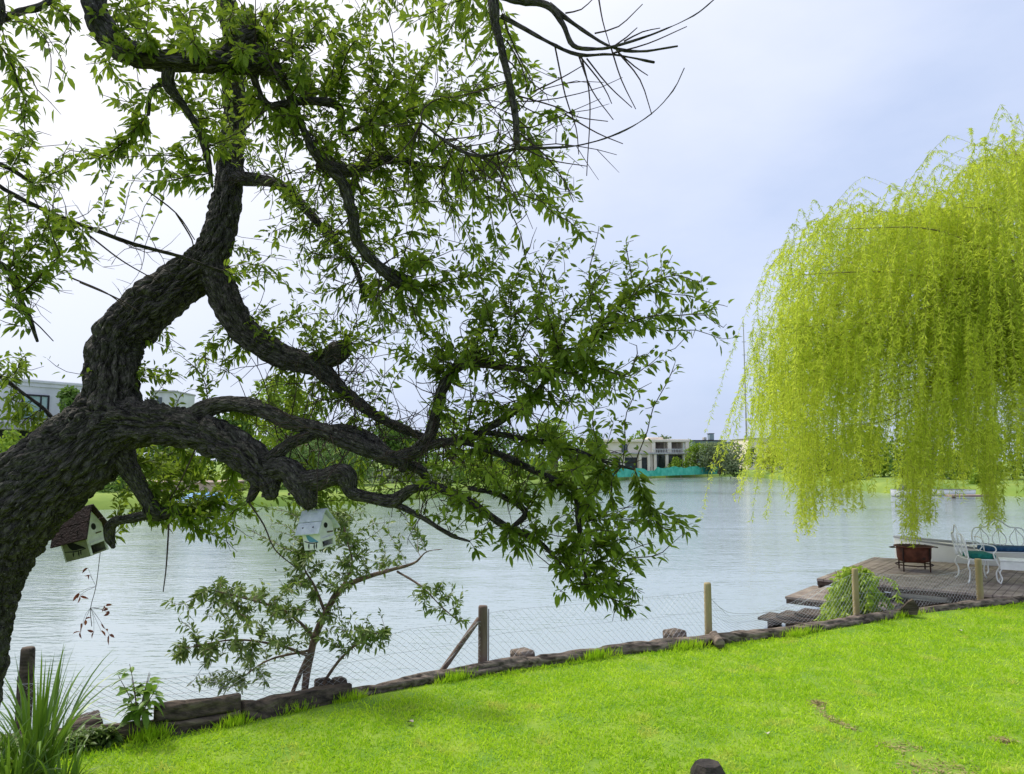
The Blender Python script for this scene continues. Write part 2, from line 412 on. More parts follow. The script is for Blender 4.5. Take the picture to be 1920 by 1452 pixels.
def blob_points(blobs, mul=1.0):
    pts = []
    for (px, py, rx, ry, Y, dY, n) in blobs:
        k = 0; n = int(n * mul)
        while k < n:
            u = rng.uniform(-1, 1, 3)
            if (u ** 2).sum() > 1: continue
            pts.append(P(px + u[0] * rx, py + u[1] * ry, Y + u[2] * dY)); k += 1
    return np.array(pts)
def sprays(pos, par, tips, per, L, W, dn=-.25, petiole=.35, spread=1.0, droop=.3):
    """leaf groups at the ends of twigs: several leaves fanning off the last nodes"""
    B, D = [], []
    for a, nidx in tips.items():
        ch = [nidx]
        while len(ch) < 7 and par[ch[-1]] >= 0: ch.append(par[ch[-1]])
        if len(ch) < 2: continue
        k = rng.integers(per[0], per[1] + 1)
        for j in range(k):
            f = rng.uniform(0, 1) ** 1.3 * (len(ch) - 1.001); i = int(f); u = f - i
            p, q = pos[ch[i]], pos[ch[i + 1]]; t = nrm(p - q)
            r = rng.normal(size=3); r -= t * np.dot(r, t)
            B.append(p + (q - p) * u); D.append(nrm(t * rng.uniform(.1, 1.1) + nrm(r) * spread * rng.uniform(.5, 1.1) + np.array([0, 0, dn])))
    B, D = np.array(B), np.array(D); n = len(B)
    up = nrm(np.array([0, 0, 1.]) + rng.normal(size=(n, 3)) * .7)
    Ls = L * rng.uniform(.5, 1.35, n)
    return leaves(B, D, up, Ls, Ls * W * rng.uniform(.85, 1.15, n), fold=.22, droop=droop, petiole=petiole)

# ================================================================== CAMERA / LIGHT / SKY
cd = bpy.data.cameras.new('camera'); co = bpy.data.objects.new('camera', cd); COL.objects.link(co)
co.location = CAM; co.rotation_euler = (math.pi / 2 + PITCH, 0, 0)
cd.sensor_width = 36; cd.lens = 36 * F / 1920; cd.clip_start = .05; cd.clip_end = 3000
SC.camera = co
SUN_EL, SUN_AZ = math.radians(56), math.radians(-52)     # azimuth from +Y towards +X
sd = np.array([math.sin(SUN_AZ) * math.cos(SUN_EL), math.cos(SUN_AZ) * math.cos(SUN_EL), math.sin(SUN_EL)])
sl = bpy.data.lights.new('sun', 'SUN'); sl.energy = 1.5; sl.angle = math.radians(12); sl.color = (1, .95, .86)
so = bpy.data.objects.new('sun', sl); COL.objects.link(so)
so.rotation_euler = Vector(-sd).to_track_quat('-Z', 'Y').to_euler(); so.location = (-20, 20, 30)
def build_world():
    w = bpy.data.worlds.new('World'); SC.world = w; w.use_nodes = True; nt = w.node_tree; N = nt.nodes; L = nt.links
    bg = N['Background']; bg.inputs['Strength'].default_value = .055
    sky = N.new('ShaderNodeTexSky'); sky.sky_type = 'NISHITA'; sky.sun_disc = False
    sky.sun_elevation = SUN_EL; sky.sun_rotation = SUN_AZ; sky.dust_density = 2.0; sky.air_density = 1.0
    tc = N.new('ShaderNodeTexCoord')
    mp = N.new('ShaderNodeMapping'); mp.inputs['Scale'].default_value = (1, .55, 2.2); mp.inputs['Rotation'].default_value = (.1, .35, .5)
    L.new(tc.outputs['Generated'], mp.inputs[0])
    nz = N.new('ShaderNodeTexNoise'); nz.inputs['Scale'].default_value = 1.7; nz.inputs['Detail'].default_value = 7; nz.inputs['Roughness'].default_value = .55
    L.new(mp.outputs[0], nz.inputs[0])
    mr = N.new('ShaderNodeMapRange'); mr.inputs[1].default_value = .42; mr.inputs[2].default_value = .70; mr.inputs[3].default_value = 0; mr.inputs[4].default_value = .42
    L.new(nz.outputs[0], mr.inputs[0])
    # veil of thin cloud, thicker round the sun
    dp = N.new('ShaderNodeVectorMath'); dp.operation = 'DOT_PRODUCT'; L.new(tc.outputs['Generated'], dp.inputs[0]); dp.inputs[1].default_value = tuple(sd)
    sr = N.new('ShaderNodeMapRange'); sr.inputs[1].default_value = .42; sr.inputs[2].default_value = .92; sr.inputs[3].default_value = 0; sr.inputs[4].default_value = 1.0
    L.new(dp.outputs['Value'], sr.inputs[0])
    veil = N.new('ShaderNodeMix'); veil.data_type = 'RGBA'; veil.inputs[0].default_value = .80
    L.new(sky.outputs[0], veil.inputs[6]); veil.inputs[7].default_value = (4.3, 5.2, 7.4, 1)
    cl = N.new('ShaderNodeMix'); cl.data_type = 'RGBA'; L.new(mr.outputs[0], cl.inputs[0]); L.new(veil.outputs[2], cl.inputs[6]); cl.inputs[7].default_value = (7.0, 7.4, 8.6, 1)
    gl = N.new('ShaderNodeMix'); gl.data_type = 'RGBA'; L.new(sr.outputs[0], gl.inputs[0]); L.new(cl.outputs[2], gl.inputs[6]); gl.inputs[7].default_value = (9.3, 9.1, 9.2, 1)
    L.new(gl.outputs[2], bg.inputs['Color'])
build_world()
SC.view_settings.view_transform = 'Standard'; SC.view_settings.look = 'None'; SC.view_settings.gamma = 1
SC.view_settings.exposure = 1.3
SC.cycles.max_bounces = 8; SC.cycles.transparent_max_bounces = 8

# ================================================================== SETTING
LOGPX = [(150, 1398), (270, 1387), (440, 1362), (640, 1322), (800, 1287), (905, 1268), (1000, 1252), (1150, 1231), (1330, 1212), (1480, 1194), (1600, 1175), (1720, 1155), (1850, 1138), (1920, 1131), (2100, 1114), (2600, 1080)]
LOGL = np.array([[-14, 5.2, 0], [-7, 5.4, 0]] + [list(G(*p)) for p in LOGPX])
def logY(x): return np.interp(x, LOGL[:, 0], LOGL[:, 1])
def build_lawn():
    xs = np.concatenate([np.linspace(-14, -4, 12), np.linspace(-3.8, 10, 90), np.linspace(10.4, LOGL[-1, 0], 10)])
    t = np.linspace(0, 1, 60) ** 1.6
    V = []
    for x in xs:
        y1 = logY(x) + .02
        y = y1 + (-9 - y1) * t; V.append(np.c_[np.full(60, x), y, np.zeros(60)])
    V = np.array(V); V[..., 2] = (fbm(np.stack([V[..., 0] * .7, V[..., 1] * .7, 0 * V[..., 0]], -1), 2, 5) - .5) * .07
    V[:, 0, 2] = .0
    n, k = V.shape[:2]; i = np.arange(n - 1)[:, None] * k; j = np.arange(k - 1)[None]
    q = np.stack([i + j, i + j + 1, i + k + j + 1, i + k + j], -1).reshape(-1, 4)[:, ::-1]
    setp(np_mesh('lawn', V.reshape(-1, 3), [q], M['soil_grass']), 'bright green mown lawn sloping down to the log edging', 'lawn', kind='structure')
    # bank behind the logs
    b = []
    for x in xs:
        y = logY(x); b.append([[x, y + .02, -.02], [x, y + .22, -.03], [x, y + .42, -.75], [x, y + .9, -1.4]])
    b = np.array(b); b[..., 2] += (fbm(b * 2.5, 2, 3) - .5) * .08; b[:, 0, 2] = -.02
    n, k = b.shape[:2]; i = np.arange(n - 1)[:, None] * k; j = np.arange(k - 1)[None]
    q = np.stack([i + j, i + j + 1, i + k + j + 1, i + k + j], -1).reshape(-1, 4)
    setp(np_mesh('bank', b.reshape(-1, 3), [q], M['soil']), 'steep soil bank between the log edging and the water', 'bank', kind='structure')
build_lawn()
SOILLINE = np.array([G(*p)[:2] for p in ((1528, 1318), (1545, 1345), (1575, 1362), (1605, 1375))])
SOILPTS = [(G(*p)[:2], r) for p, r in (((1690, 1407), .12), ((1760, 1446), .22), ((1880, 1392), .06), ((1533, 1322), .05))]
def build_grass():
    n = 430000
    # radial density: more blades close by
    x = rng.uniform(-5.5, 11.5, n); v = rng.uniform(0, 1, n); y = 4.6 * (3.2 ** v)
    y *= 1.0
    ok = (y < logY(x) - .0) & (np.abs(x) < y * .78 + .6)
    x, y = x[ok], y[ok]; n = len(x)
    pn = np.stack([x * 5, y * 5, 0 * x], -1); clump = fbm(pn, 3, 21)
    dl = np.full(n, 9.)
    for a, b in zip(SOILLINE[:-1], SOILLINE[1:]):
        ab = b - a; tt = np.clip(((x - a[0]) * ab[0] + (y - a[1]) * ab[1]) / (ab @ ab), 0, 1)
        dl = np.minimum(dl, np.hypot(x - a[0] - ab[0] * tt, y - a[1] - ab[1] * tt) / .05)
    for c, r in SOILPTS: dl = np.minimum(dl, np.hypot(x - c[0], (y - c[1]) * .8) / r)
    keep = (dl > .5 + rng.uniform(0, .9, n)) & (clump > rng.uniform(.05, .42, n))
    x, y, clump = x[keep], y[keep], clump[keep]; n = len(x)
    az = rng.uniform(0, 2 * np.pi, n); ln = rng.uniform(.026, .06, n) * (.6 + .9 * clump) * np.where(rng.uniform(0, 1, n) < .03, 1.7, 1.0); w = rng.uniform(.0045, .008, n) * (.8 + y * .05)
    tilt = rng.uniform(.3, 1.15, n)
    d = np.stack([np.cos(az) * np.sin(tilt), np.sin(az) * np.sin(tilt), np.cos(tilt)], -1)
    z = (fbm(np.stack([x * .7, y * .7, 0 * x], -1), 2, 5) - .5) * .07
    z = z * np.clip((logY(x) - y) * 2, 0, 1)
    base = np.stack([x, y, z - .004], -1)
    s = nrm(np.cross(d, rdir(n))) * w[:, None] / 2
    tip = base + d * ln[:, None]; tip[:, 2] -= ln * .25 * np.sin(tilt)
    mid = base + d * ln[:, None] * .5
    V = np.stack([base - s * .6, base + s * .6, mid + s, mid - s, tip], 1).reshape(-1, 3)
    o = (np.arange(n) * 5)[:, None]
    obj = np_mesh('grass', V, [o + np.array([[0, 1, 2, 3]]), o + np.array([[3, 2, 4]])], M['grass'])
    setp(obj, 'short bright green grass blades covering the lawn', 'grass', kind='stuff')
build_grass()
# water
V = np.array([[-400, -30, ZW], [400, -30, ZW], [400, 500, ZW], [-400, 500, ZW]], float)
setp(np_mesh('water', V, [[[0, 1, 2, 3]]], M['water']), 'calm pale lake water with fine ripples', 'lake', kind='structure')
SHORE = [(-700, 985), (-300, 968), (200, 956), (430, 953), (660, 946), (800, 936), (900, 926), (1050, 912), (1150, 903), (1230, 897), (1380, 894), (1440, 898), (1500, 906), (1580, 916), (1680, 926), (1820, 927), (2000, 936), (2400, 960), (3200, 1000)]
SH = np.array([G(px, py, ZW) for px, py in SHORE])
def shore_y(px):
    """depth of the far waterline along the direction of a pixel column"""
    ys = np.interp(px, [p[0] for p in SHORE], [p[1] for p in SHORE]); return G(px, ys, ZW)[1]
def build_far():
    d = np.c_[SH[:, :2], np.zeros(len(SH))]; u = nrm(d)
    s = spline(np.c_[SH, np.ones(len(SH))], n=10)[:, :3]; u = nrm(np.c_[s[:, :2], 0 * s[:, 0]])
    L = np.linalg.norm(s[:, :2], axis=1)
    wob = (fbm(s * .15, 3, 9) - .5) * 3
    rows = []
    for off, z in ((-.5 , -1.0), (0, ZW - .05), (.5, ZW + .45), (2.5, .15), (8, .3), (20, .4), (80, .6), (700, 1.0)):
        r = s + u * (off + wob * (.5 if off < 8 else 1))[:, None]; r[:, 2] = z + (fbm(r * .4, 2, 4) - .5) * (.25 if 0 < off < 30 else 0); rows.append(r)
    Vv = np.stack(rows, 1); n, k = Vv.shape[:2]
    i = np.arange(n - 1)[:, None] * k; j = np.arange(k - 1)[None]
    q = np.stack([i + j, i + k + j, i + k + j + 1, i + j + 1], -1).reshape(-1, 4)
    setp(np_mesh('far_shore', Vv.reshape(-1, 3), [q], M['far_grass']), 'grassy far shore of the lake', 'shore', kind='structure')
build_far()

# ================================================================== THE BIG TREE
def bark_disp(amp=.011, sc=.034, seed=1):
    def f(R, a, s):
        A = amp * np.minimum(1, R / .14) + .001
        wob = (fbm(np.stack([np.cos(a) * R / .12, np.sin(a) * R / .09, s / .09], -1), 2, seed + 3) - .5) * 1.6
        p = np.stack([np.cos(a) * R / sc + wob, np.sin(a) * R / sc + wob, s / sc * .26], -1)
        n = vnoise(p, seed) * .7 + vnoise(p * 2.1, seed + 1) * .3
        rd = np.clip(np.abs(2 * n - 1) * 2.6, 0, 1) ** .7
        lo = fbm(np.stack([np.cos(a) * 1.3, np.sin(a) * 1.3, s * 5], -1), 2, seed + 9) - .5
        blk = fbm(np.stack([np.cos(a) * R / .035, np.sin(a) * R / .035, s / .03], -1), 2, seed + 5) - .5
        return A * (rd - .85) * 1.9 + lo * R * .15 + blk * A * 1.5
    return f
SKEL = []
class Limbs:
    def __init__(s): s.V = []; s.F = []; s.n = 0; s.A = []
    def add(s, pts, seg=28, res=.016, amp=.011, round_end=True, skel=True, seed=None):
        """pts: (px, py, r_px, Y)"""
        p = np.array([np.r_[P(a, b, Y), r * .89 * Y / F] for a, b, r, Y in pts])
        V, f = tube(p, seg, res, True, bark_disp(amp, seed=seed or int(rng.integers(1, 900))), round_end)
        for x in f: s.F.append(np.asarray(x) + s.n)
        at = np.zeros((len(V), 3)); at[:len(tube.attr)] = tube.attr; s.A.append(at + len(s.A) * 1.7)
        s.V.append(V); s.n += len(V)
        if skel: SKEL.append(spline(p, step=.07)[:, :3])
        return s
    def build(s, name, m, parent):
        o = np_mesh(name, np.concatenate(s.V), s.F, m, parent)
        a = o.data.attributes.new('grain', 'FLOAT_VECTOR', 'POINT'); a.data.foreach_set('vector', np.concatenate(s.A).astype(np.float32).ravel())
        return o

def big_tree():
    root = empty('tree', G(-190, 1452 + 190), label='old leaning tree with dark furrowed bark forking over the water', cat='tree')
    base = Vector(root.location)
    T = Limbs()
    T.add([(-215, 1680, 175, 4.25), (-190, 1520, 140, 4.25), (-130, 1300, 122, 4.25), (-84, 1140, 108, 4.25), (-26, 1010, 102, 4.25), (58, 922, 93, 4.25), (146, 852, 86, 4.27), (198, 790, 74, 4.3), (208, 730, 57, 4.32), (210, 690, 53, 4.34), (222, 640, 54, 4.38), (265, 590, 54, 4.42), (325, 540, 49, 4.46), (375, 505, 44, 4.5), (405, 460, 36, 4.52), (418, 410, 34, 4.55), (428, 350, 30, 4.58), (432, 300, 27, 4.6), (440, 180, 24, 4.5), (430, 20, 22, 4.2), (380, -150, 24, 3.8), (260, -230, 26, 3.4), (185, -140, 26, 3.2), (176, 0, 26, 3.15), (200, 62, 28, 3.15), (250, 102, 28, 3.15), (330, 115, 24, 3.2), (420, 118, 26, 3.25), (492, 118, 25, 3.3), (530, 150, 12, 3.3), (560, 220, 9, 3.35), (592, 290, 10, 3.4), (640, 340, 13, 3.5), (660, 400, 13, 3.55), (672, 455, 12, 3.6), (712, 503, 13, 3.65), (752, 528, 18, 3.7), (765, 532, 15, 3.7)], 200, .011, .019, seed=3)
    tr = T.build('trunk', M['furrowed'], root)
    A = Limbs()
    A.add([(385, 480, 30, 4.5), (408, 525, 34, 4.48), (430, 575, 32, 4.44), (468, 630, 30, 4.4), (530, 668, 27, 4.36), (595, 690, 22, 4.3), (640, 728, 15, 4.26), (690, 770, 12, 4.2), (745, 800, 10, 4.15), (800, 822, 8, 4.1)], 84, .011, .018)
    A.add([(585, 680, 20, 4.32), (622, 668, 25, 4.3), (643, 655, 24, 4.3), (650, 646, 13, 4.3)], 44, .014, .012)
    A.add([(430, 105, 22, 3.25), (452, 78, 24, 3.25), (470, 66, 22, 3.25)], 30, .014, .012)
    A.add([(485, 120, 22, 3.3), (478, 90, 24, 3.28), (462, 64, 18, 3.26)], 30, .014, .012)
    A.add([(318, 125, 15, 3.2), (318, 160, 14, 3.22), (345, 200, 8, 3.25), (375, 250, 9, 3.3), (390, 300, 7, 3.35), (398, 350, 4, 3.4)], 18)
    A.add([(320, 150, 9, 3.22), (285, 170, 6, 3.25), (278, 215, 4, 3.25)], 10)
    A.add([(470, 128, 9, 3.3), (500, 195, 9, 3.35), (570, 190, 9, 3.4), (635, 200, 10, 3.4), (645, 250, 6, 3.45), (700, 225, 4, 3.5), (760, 220, 3, 3.6)], 12)
    A.add([(430, 335, 20, 4.58), (480, 338, 14, 4.5), (530, 350, 12, 4.4), (575, 395, 10, 4.3), (625, 450, 8, 4.2), (660, 490, 6, 4.1), (680, 540, 5, 4.05)], 18)
    A.add([(600, 310, 14, 3.5), (660, 320, 14, 3.7), (720, 300, 12, 3.9), (790, 310, 6, 4.0), (850, 320, 4, 4.1)], 14)
    # the low right-hand limb and its forks
    A.add([(170, 815, 72, 4.29), (240, 795, 55, 4.24), (300, 798, 43, 4.18), (360, 805, 41, 4.12), (420, 830, 39, 4.06), (470, 862, 38, 4.0), (500, 900, 30, 3.97), (508, 928, 15, 3.96)], 150, .011, .022)
    A.add([(350, 790, 24, 4.12), (385, 768, 20, 4.1), (430, 757, 18, 4.06), (485, 767, 18, 4.02), (545, 792, 17, 3.98), (605, 808, 17, 3.94), (662, 832, 18, 3.9), (720, 855, 18, 3.86), (752, 866, 17, 3.85), (755, 880, 10, 3.85)], 60, .011, .010)
    A.add([(745, 862, 16, 3.86), (785, 842, 14, 3.84), (812, 800, 13, 3.82), (826, 740, 13, 3.8), (852, 692, 12, 3.78), (890, 680, 11, 3.76), (940, 688, 8, 3.72), (1000, 694, 6, 3.66), (1060, 700, 4, 3.6)], 20, .016)
    A.add([(775, 846, 12, 3.84), (830, 829, 10, 3.8), (875, 826, 10, 3.76), (910, 806, 9, 3.72), (955, 778, 8, 3.68), (1000, 742, 7, 3.62), (1035, 700, 5, 3.56), (1090, 660, 3, 3.5)], 16, .018)
    A.add([(870, 827, 8, 3.76), (920, 845, 8, 3.74), (980, 872, 8, 3.7), (1040, 902, 8, 3.66), (1078, 920, 8, 3.64), (1085, 980, 6, 3.62), (1095, 1060, 4, 3.6), (1102, 1110, 2.5, 3.6)], 14, .018)
    A.add([(905, 810, 7, 3.72), (980, 822, 6, 3.68), (1060, 838, 6, 3.6), (1140, 868, 4, 3.55), (1190, 880, 3, 3.5)], 12, .02)
    A.add([(490, 870, 20, 3.98), (520, 850, 15, 3.96), (550, 828, 13, 3.95), (595, 812, 13, 3.94)], 22, .016)
    A.add([(600, 812, 12, 3.94), (640, 806, 15, 3.95), (690, 820, 14, 3.95), (725, 848, 12, 3.88)], 20, .016)
    A.add([(480, 880, 30, 3.99), (535, 880, 27, 3.95), (560, 905, 27, 3.92), (575, 935, 23, 3.9), (580, 945, 16, 3.9)], 70, .011)
    A.add([(555, 905, 24, 3.92), (600, 900, 22, 3.88), (640, 890, 23, 3.85), (652, 900, 22, 3.84), (662, 925, 14, 3.83), (700, 934, 13, 3.8), (738, 940, 15, 3.78), (770, 918, 12, 3.75), (812, 912, 10, 3.72), (860, 930, 10, 3.68), (902, 956, 9, 3.64), (945, 986, 8, 3.6), (1000, 1010, 6, 3.55), (1040, 1045, 4, 3.52), (1075, 1095, 2.5, 3.5)], 26, .015)
    A.add([(742, 946, 8, 3.78), (790, 970, 6, 3.75), (845, 1003, 5, 3.72), (880, 1015, 3, 3.7)], 10, .02)
    A.add([(960, 990, 6, 3.58), (985, 960, 7, 3.6), (940, 930, 6, 3.64), (880, 915, 5, 3.68)], 10, .02)
    A.add([(740, 862, 10, 3.86), (785, 880, 12, 3.9), (800, 895, 10, 3.92)], 14, .02)
    A.add([(225, 850, 30, 4.28), (255, 900, 18, 4.3), (275, 935, 16, 4.32), (292, 962, 17, 4.34), (325, 960, 11, 4.36), (340, 965, 6, 4.36)], 24, .016)
    A.add([(290, 962, 12, 4.34), (250, 972, 10, 4.36), (212, 980, 11, 4.38), (205, 1005, 12, 4.4), (212, 1025, 6, 4.4)], 18, .016)
    A.add([(485, 900, 14, 3.98), (470, 935, 9, 3.97), (466, 940, 6, 3.97)], 12, .02)
    # overhead limb at the top edge
    A.add([(430, -120, 18, 4.0), (640, -260, 18, 3.6), (850, -160, 15, 3.1), (918, -20, 13, 2.9), (930, 50, 10, 2.9), (946, 115, 9, 2.92), (962, 190, 8, 2.95), (968, 240, 7, 2.96), (970, 278, 6, 2.97)], 18, .018)
    A.add([(915, -15, 12, 2.9), (975, 2, 9, 2.88), (1025, 10, 9, 2.86), (1055, 45, 7, 2.85), (1075, 85, 6, 2.85), (1120, 92, 3.4, 2.83), (1160, 85, 3, 2.8), (1230, 62, 2.2, 2.78), (1300, 30, 1.7, 2.76), (1342, -3, 1.3, 2.75)], 12, .02, skel=False)
    A.add([(1030, 10, 8, 2.86), (1090, 55, 5, 2.84), (1145, 88, 4, 2.82), (1200, 97, 3, 2.8), (1270, 87, 2, 2.78)], 8, .03, skel=False)
    A.add([(940, 30, 7, 2.9), (985, 55, 5, 2.9), (1030, 80, 5, 2.88), (1085, 103, 4, 2.86), (1150, 103, 3, 2.84), (1226, 117, 3, 2.82)], 8, .03, skel=False)
    A.add([(970, 278, 5, 2.97), (1020, 278, 3, 2.95), (1090, 272, 2.4, 2.92), (1160, 250, 2, 2.9), (1220, 215, 1.8, 2.87), (1262, 170, 1.5, 2.85), (1283, 128, 1, 2.84)], 8, .03, skel=False)
    A.add([(965, 280, 4, 2.97), (900, 293, 4, 3.0), (850, 275, 4, 3.05), (790, 230, 3, 3.1)], 8, .03)
    A.add([(-40, 60, 12, 3.0), (-5, 40, 10, 3.0), (40, 22, 9, 3.0), (90, 5, 8, 3.0), (150, -60, 10, 3.1)], 14, .02)
    A.add([(-10, -20, 12, 2.9), (2, 20, 10, 2.9), (-10, 70, 7, 2.9)], 12, .02)
    A.add([(-60, 310, 6, 3.4), (20, 362, 5, 3.45), (100, 402, 5, 3.5), (180, 432, 4.5, 3.6), (250, 458, 4.5, 3.7), (340, 482, 4, 3.9), (430, 515, 3.5, 4.2)], 8, .03)
    A.add([(-40, 290, 7, 3.3), (20, 318, 5, 3.35), (62, 345, 4, 3.4)], 8, .03)
    A.add([(-30, 480, 9, 3.3), (20, 510, 8, 3.3), (32, 550, 8, 3.3), (52, 590, 6, 3.32), (70, 640, 3, 3.35)], 12, .02)
    A.add([(-20, 690, 5, 4.3), (40, 735, 4, 4.32), (80, 765, 4, 4.35), (112, 800, 4, 4.37)], 8, .03)
    brs = A.build('branches', M['furrowed'], root)
    # bare twig fan at the top right and long whips, as thin tubes
    tw = MB()
    def whip(pts, r0=2.5, r1=1.0):
        n = len(pts); p = np.array([np.r_[P(a, b, Y), np.interp(i, [0, n - 1], [r0, r1]) * Y / F] for i, (a, b, Y) in enumerate(pts)])
        tw.tube(p, 5, .04, False)
    for pts in ([(1060, 25, 2.86), (1090, 18, 2.85), (1115, -5, 2.84)], [(1115, 63, 2.84), (1160, 50, 2.83), (1205, 8, 2.8)], [(1122, -5, 2.84), (1130, 40, 2.83), (1143, 85, 2.82)],
                [(1145, 88, 2.82), (1165, 150, 2.83), (1192, 205, 2.84)], [(1160, 100, 2.82), (1200, 150, 2.84), (1222, 215, 2.86)], [(1100, 110, 2.86), (1140, 160, 2.87), (1185, 202, 2.87)],
                [(1085, 103, 2.86), (1130, 160, 2.87), (1147, 195, 2.88)], [(1085, 105, 2.86), (1110, 170, 2.88), (1150, 225, 2.88)], [(1090, 105, 2.86), (1106, 190, 2.88), (1100, 330, 2.9)],
                [(1040, 85, 2.88), (1060, 180, 2.9), (1080, 240, 2.9), (1085, 290, 2.9)], [(945, 40, 2.9), (970, 100, 2.93), (1005, 165, 2.95)], [(950, 75, 2.9), (980, 130, 2.93), (990, 180, 2.95)],
                [(1150, 88, 2.82), (1175, 70, 2.8), (1195, 52, 2.78)], [(1170, 78, 2.8), (1205, 60, 2.78), (1238, 53, 2.76)], [(1150, 100, 2.83), (1215, 82, 2.8), (1288, 50, 2.76)],
                [(1155, 95, 2.83), (1190, 125, 2.85), (1215, 142, 2.86)], [(970, 180, 2.95), (1040, 200, 2.94), (1085, 220, 2.92), (1140, 228, 2.9)], [(975, 275, 2.96), (1030, 300, 2.95), (1100, 312, 2.93)],
                [(1000, 172, 2.95), (1050, 148, 2.92), (1095, 122, 2.88)], [(1060, 215, 2.92), (1120, 250, 2.9), (1168, 270, 2.88)], [(975, 250, 2.96), (1030, 300, 2.98), (1060, 345, 3.0), (1075, 380, 3.0)]):
        whip(pts, 1.8, .9)
    for pts in ([(0, 560, 3.4), (60, 600, 3.5), (100, 640, 3.6)], [(150, 530, 3.6), (220, 560, 3.8), (260, 585, 4.1)], [(130, 520, 3.6), (200, 550, 3.8), (240, 580, 4.0)],
                [(165, 440, 3.6), (230, 490, 3.8), (300, 530, 4.1)], [(330, 400, 3.5), (360, 450, 3.6), (360, 470, 3.7)], [(265, 350, 3.4), (330, 400, 3.5), (365, 450, 3.6)],
                [(465, 940, 3.97), (495, 985, 3.95), (515, 1030, 3.95), (555, 1065, 3.95)], [(318, 962, 4.34), (312, 1060, 4.3), (306, 1110, 4.3)], [(372, 830, 4.1), (340, 900, 4.2), (312, 948, 4.3)]):
        whip(pts, 1.8, 1.0)
    allp = np.concatenate(SKEL); dx = allp - CAM; dep = dx[:, 1] * math.cos(PITCH) + dx[:, 2] * math.sin(PITCH)
    sx = CX + F * dx[:, 0] / dep; sy = CY - F * (dx[:, 2] * math.cos(PITCH) - dx[:, 1] * math.sin(PITCH)) / dep
    def hairs(x0, x1, y0, y1, n, l0, l1, r, ymin=0, aim=None):
        """dead twigs sprouting from the branches, each with side shoots"""
        idx = np.where((sx > x0) & (sx < x1) & (sy > y0) & (sy < y1))[0]
        for i in range(n):
            p = allp[rng.choice(idx)].copy(); d = nrm(rng.normal(size=3) * [1, .7, 1] + (aim if aim is not None else 0)); l = rng.uniform(l0, l1); cv = rng.normal(size=3) * .35
            pts = [p]
            for k in range(5): d = nrm(d + cv * .4 + rng.normal(size=3) * .12); pts.append(pts[-1] + d * l / 5)
            tw.tube(np.c_[np.array(pts), np.linspace(r, r * .4, 6)], 4, None, False)
            for k in (2, 3, 4):
                if rng.uniform() < .6:
                    e = nrm(d + rng.normal(size=3) * .7); q = pts[k]; e2 = nrm(e + cv * .6); ll = l * rng.uniform(.2, .5)
                    tw.tube(np.c_[np.array([q, q + e * ll * .5, q + e * ll * .5 + e2 * ll * .5]), [r * .6, r * .5, r * .3]], 4, None, False)
    hairs(-20, 330, 330, 640, 70, .10, .32, .0022)
    hairs(440, 1060, 60, 840, 420, .12, .45, .0032)
    hairs(700, 1150, 780, 1080, 130, .1, .35, .0026)
    hairs(560, 720, 560, 800, 40, .12, .4, .0035, aim=np.array([0, 0, .5]))
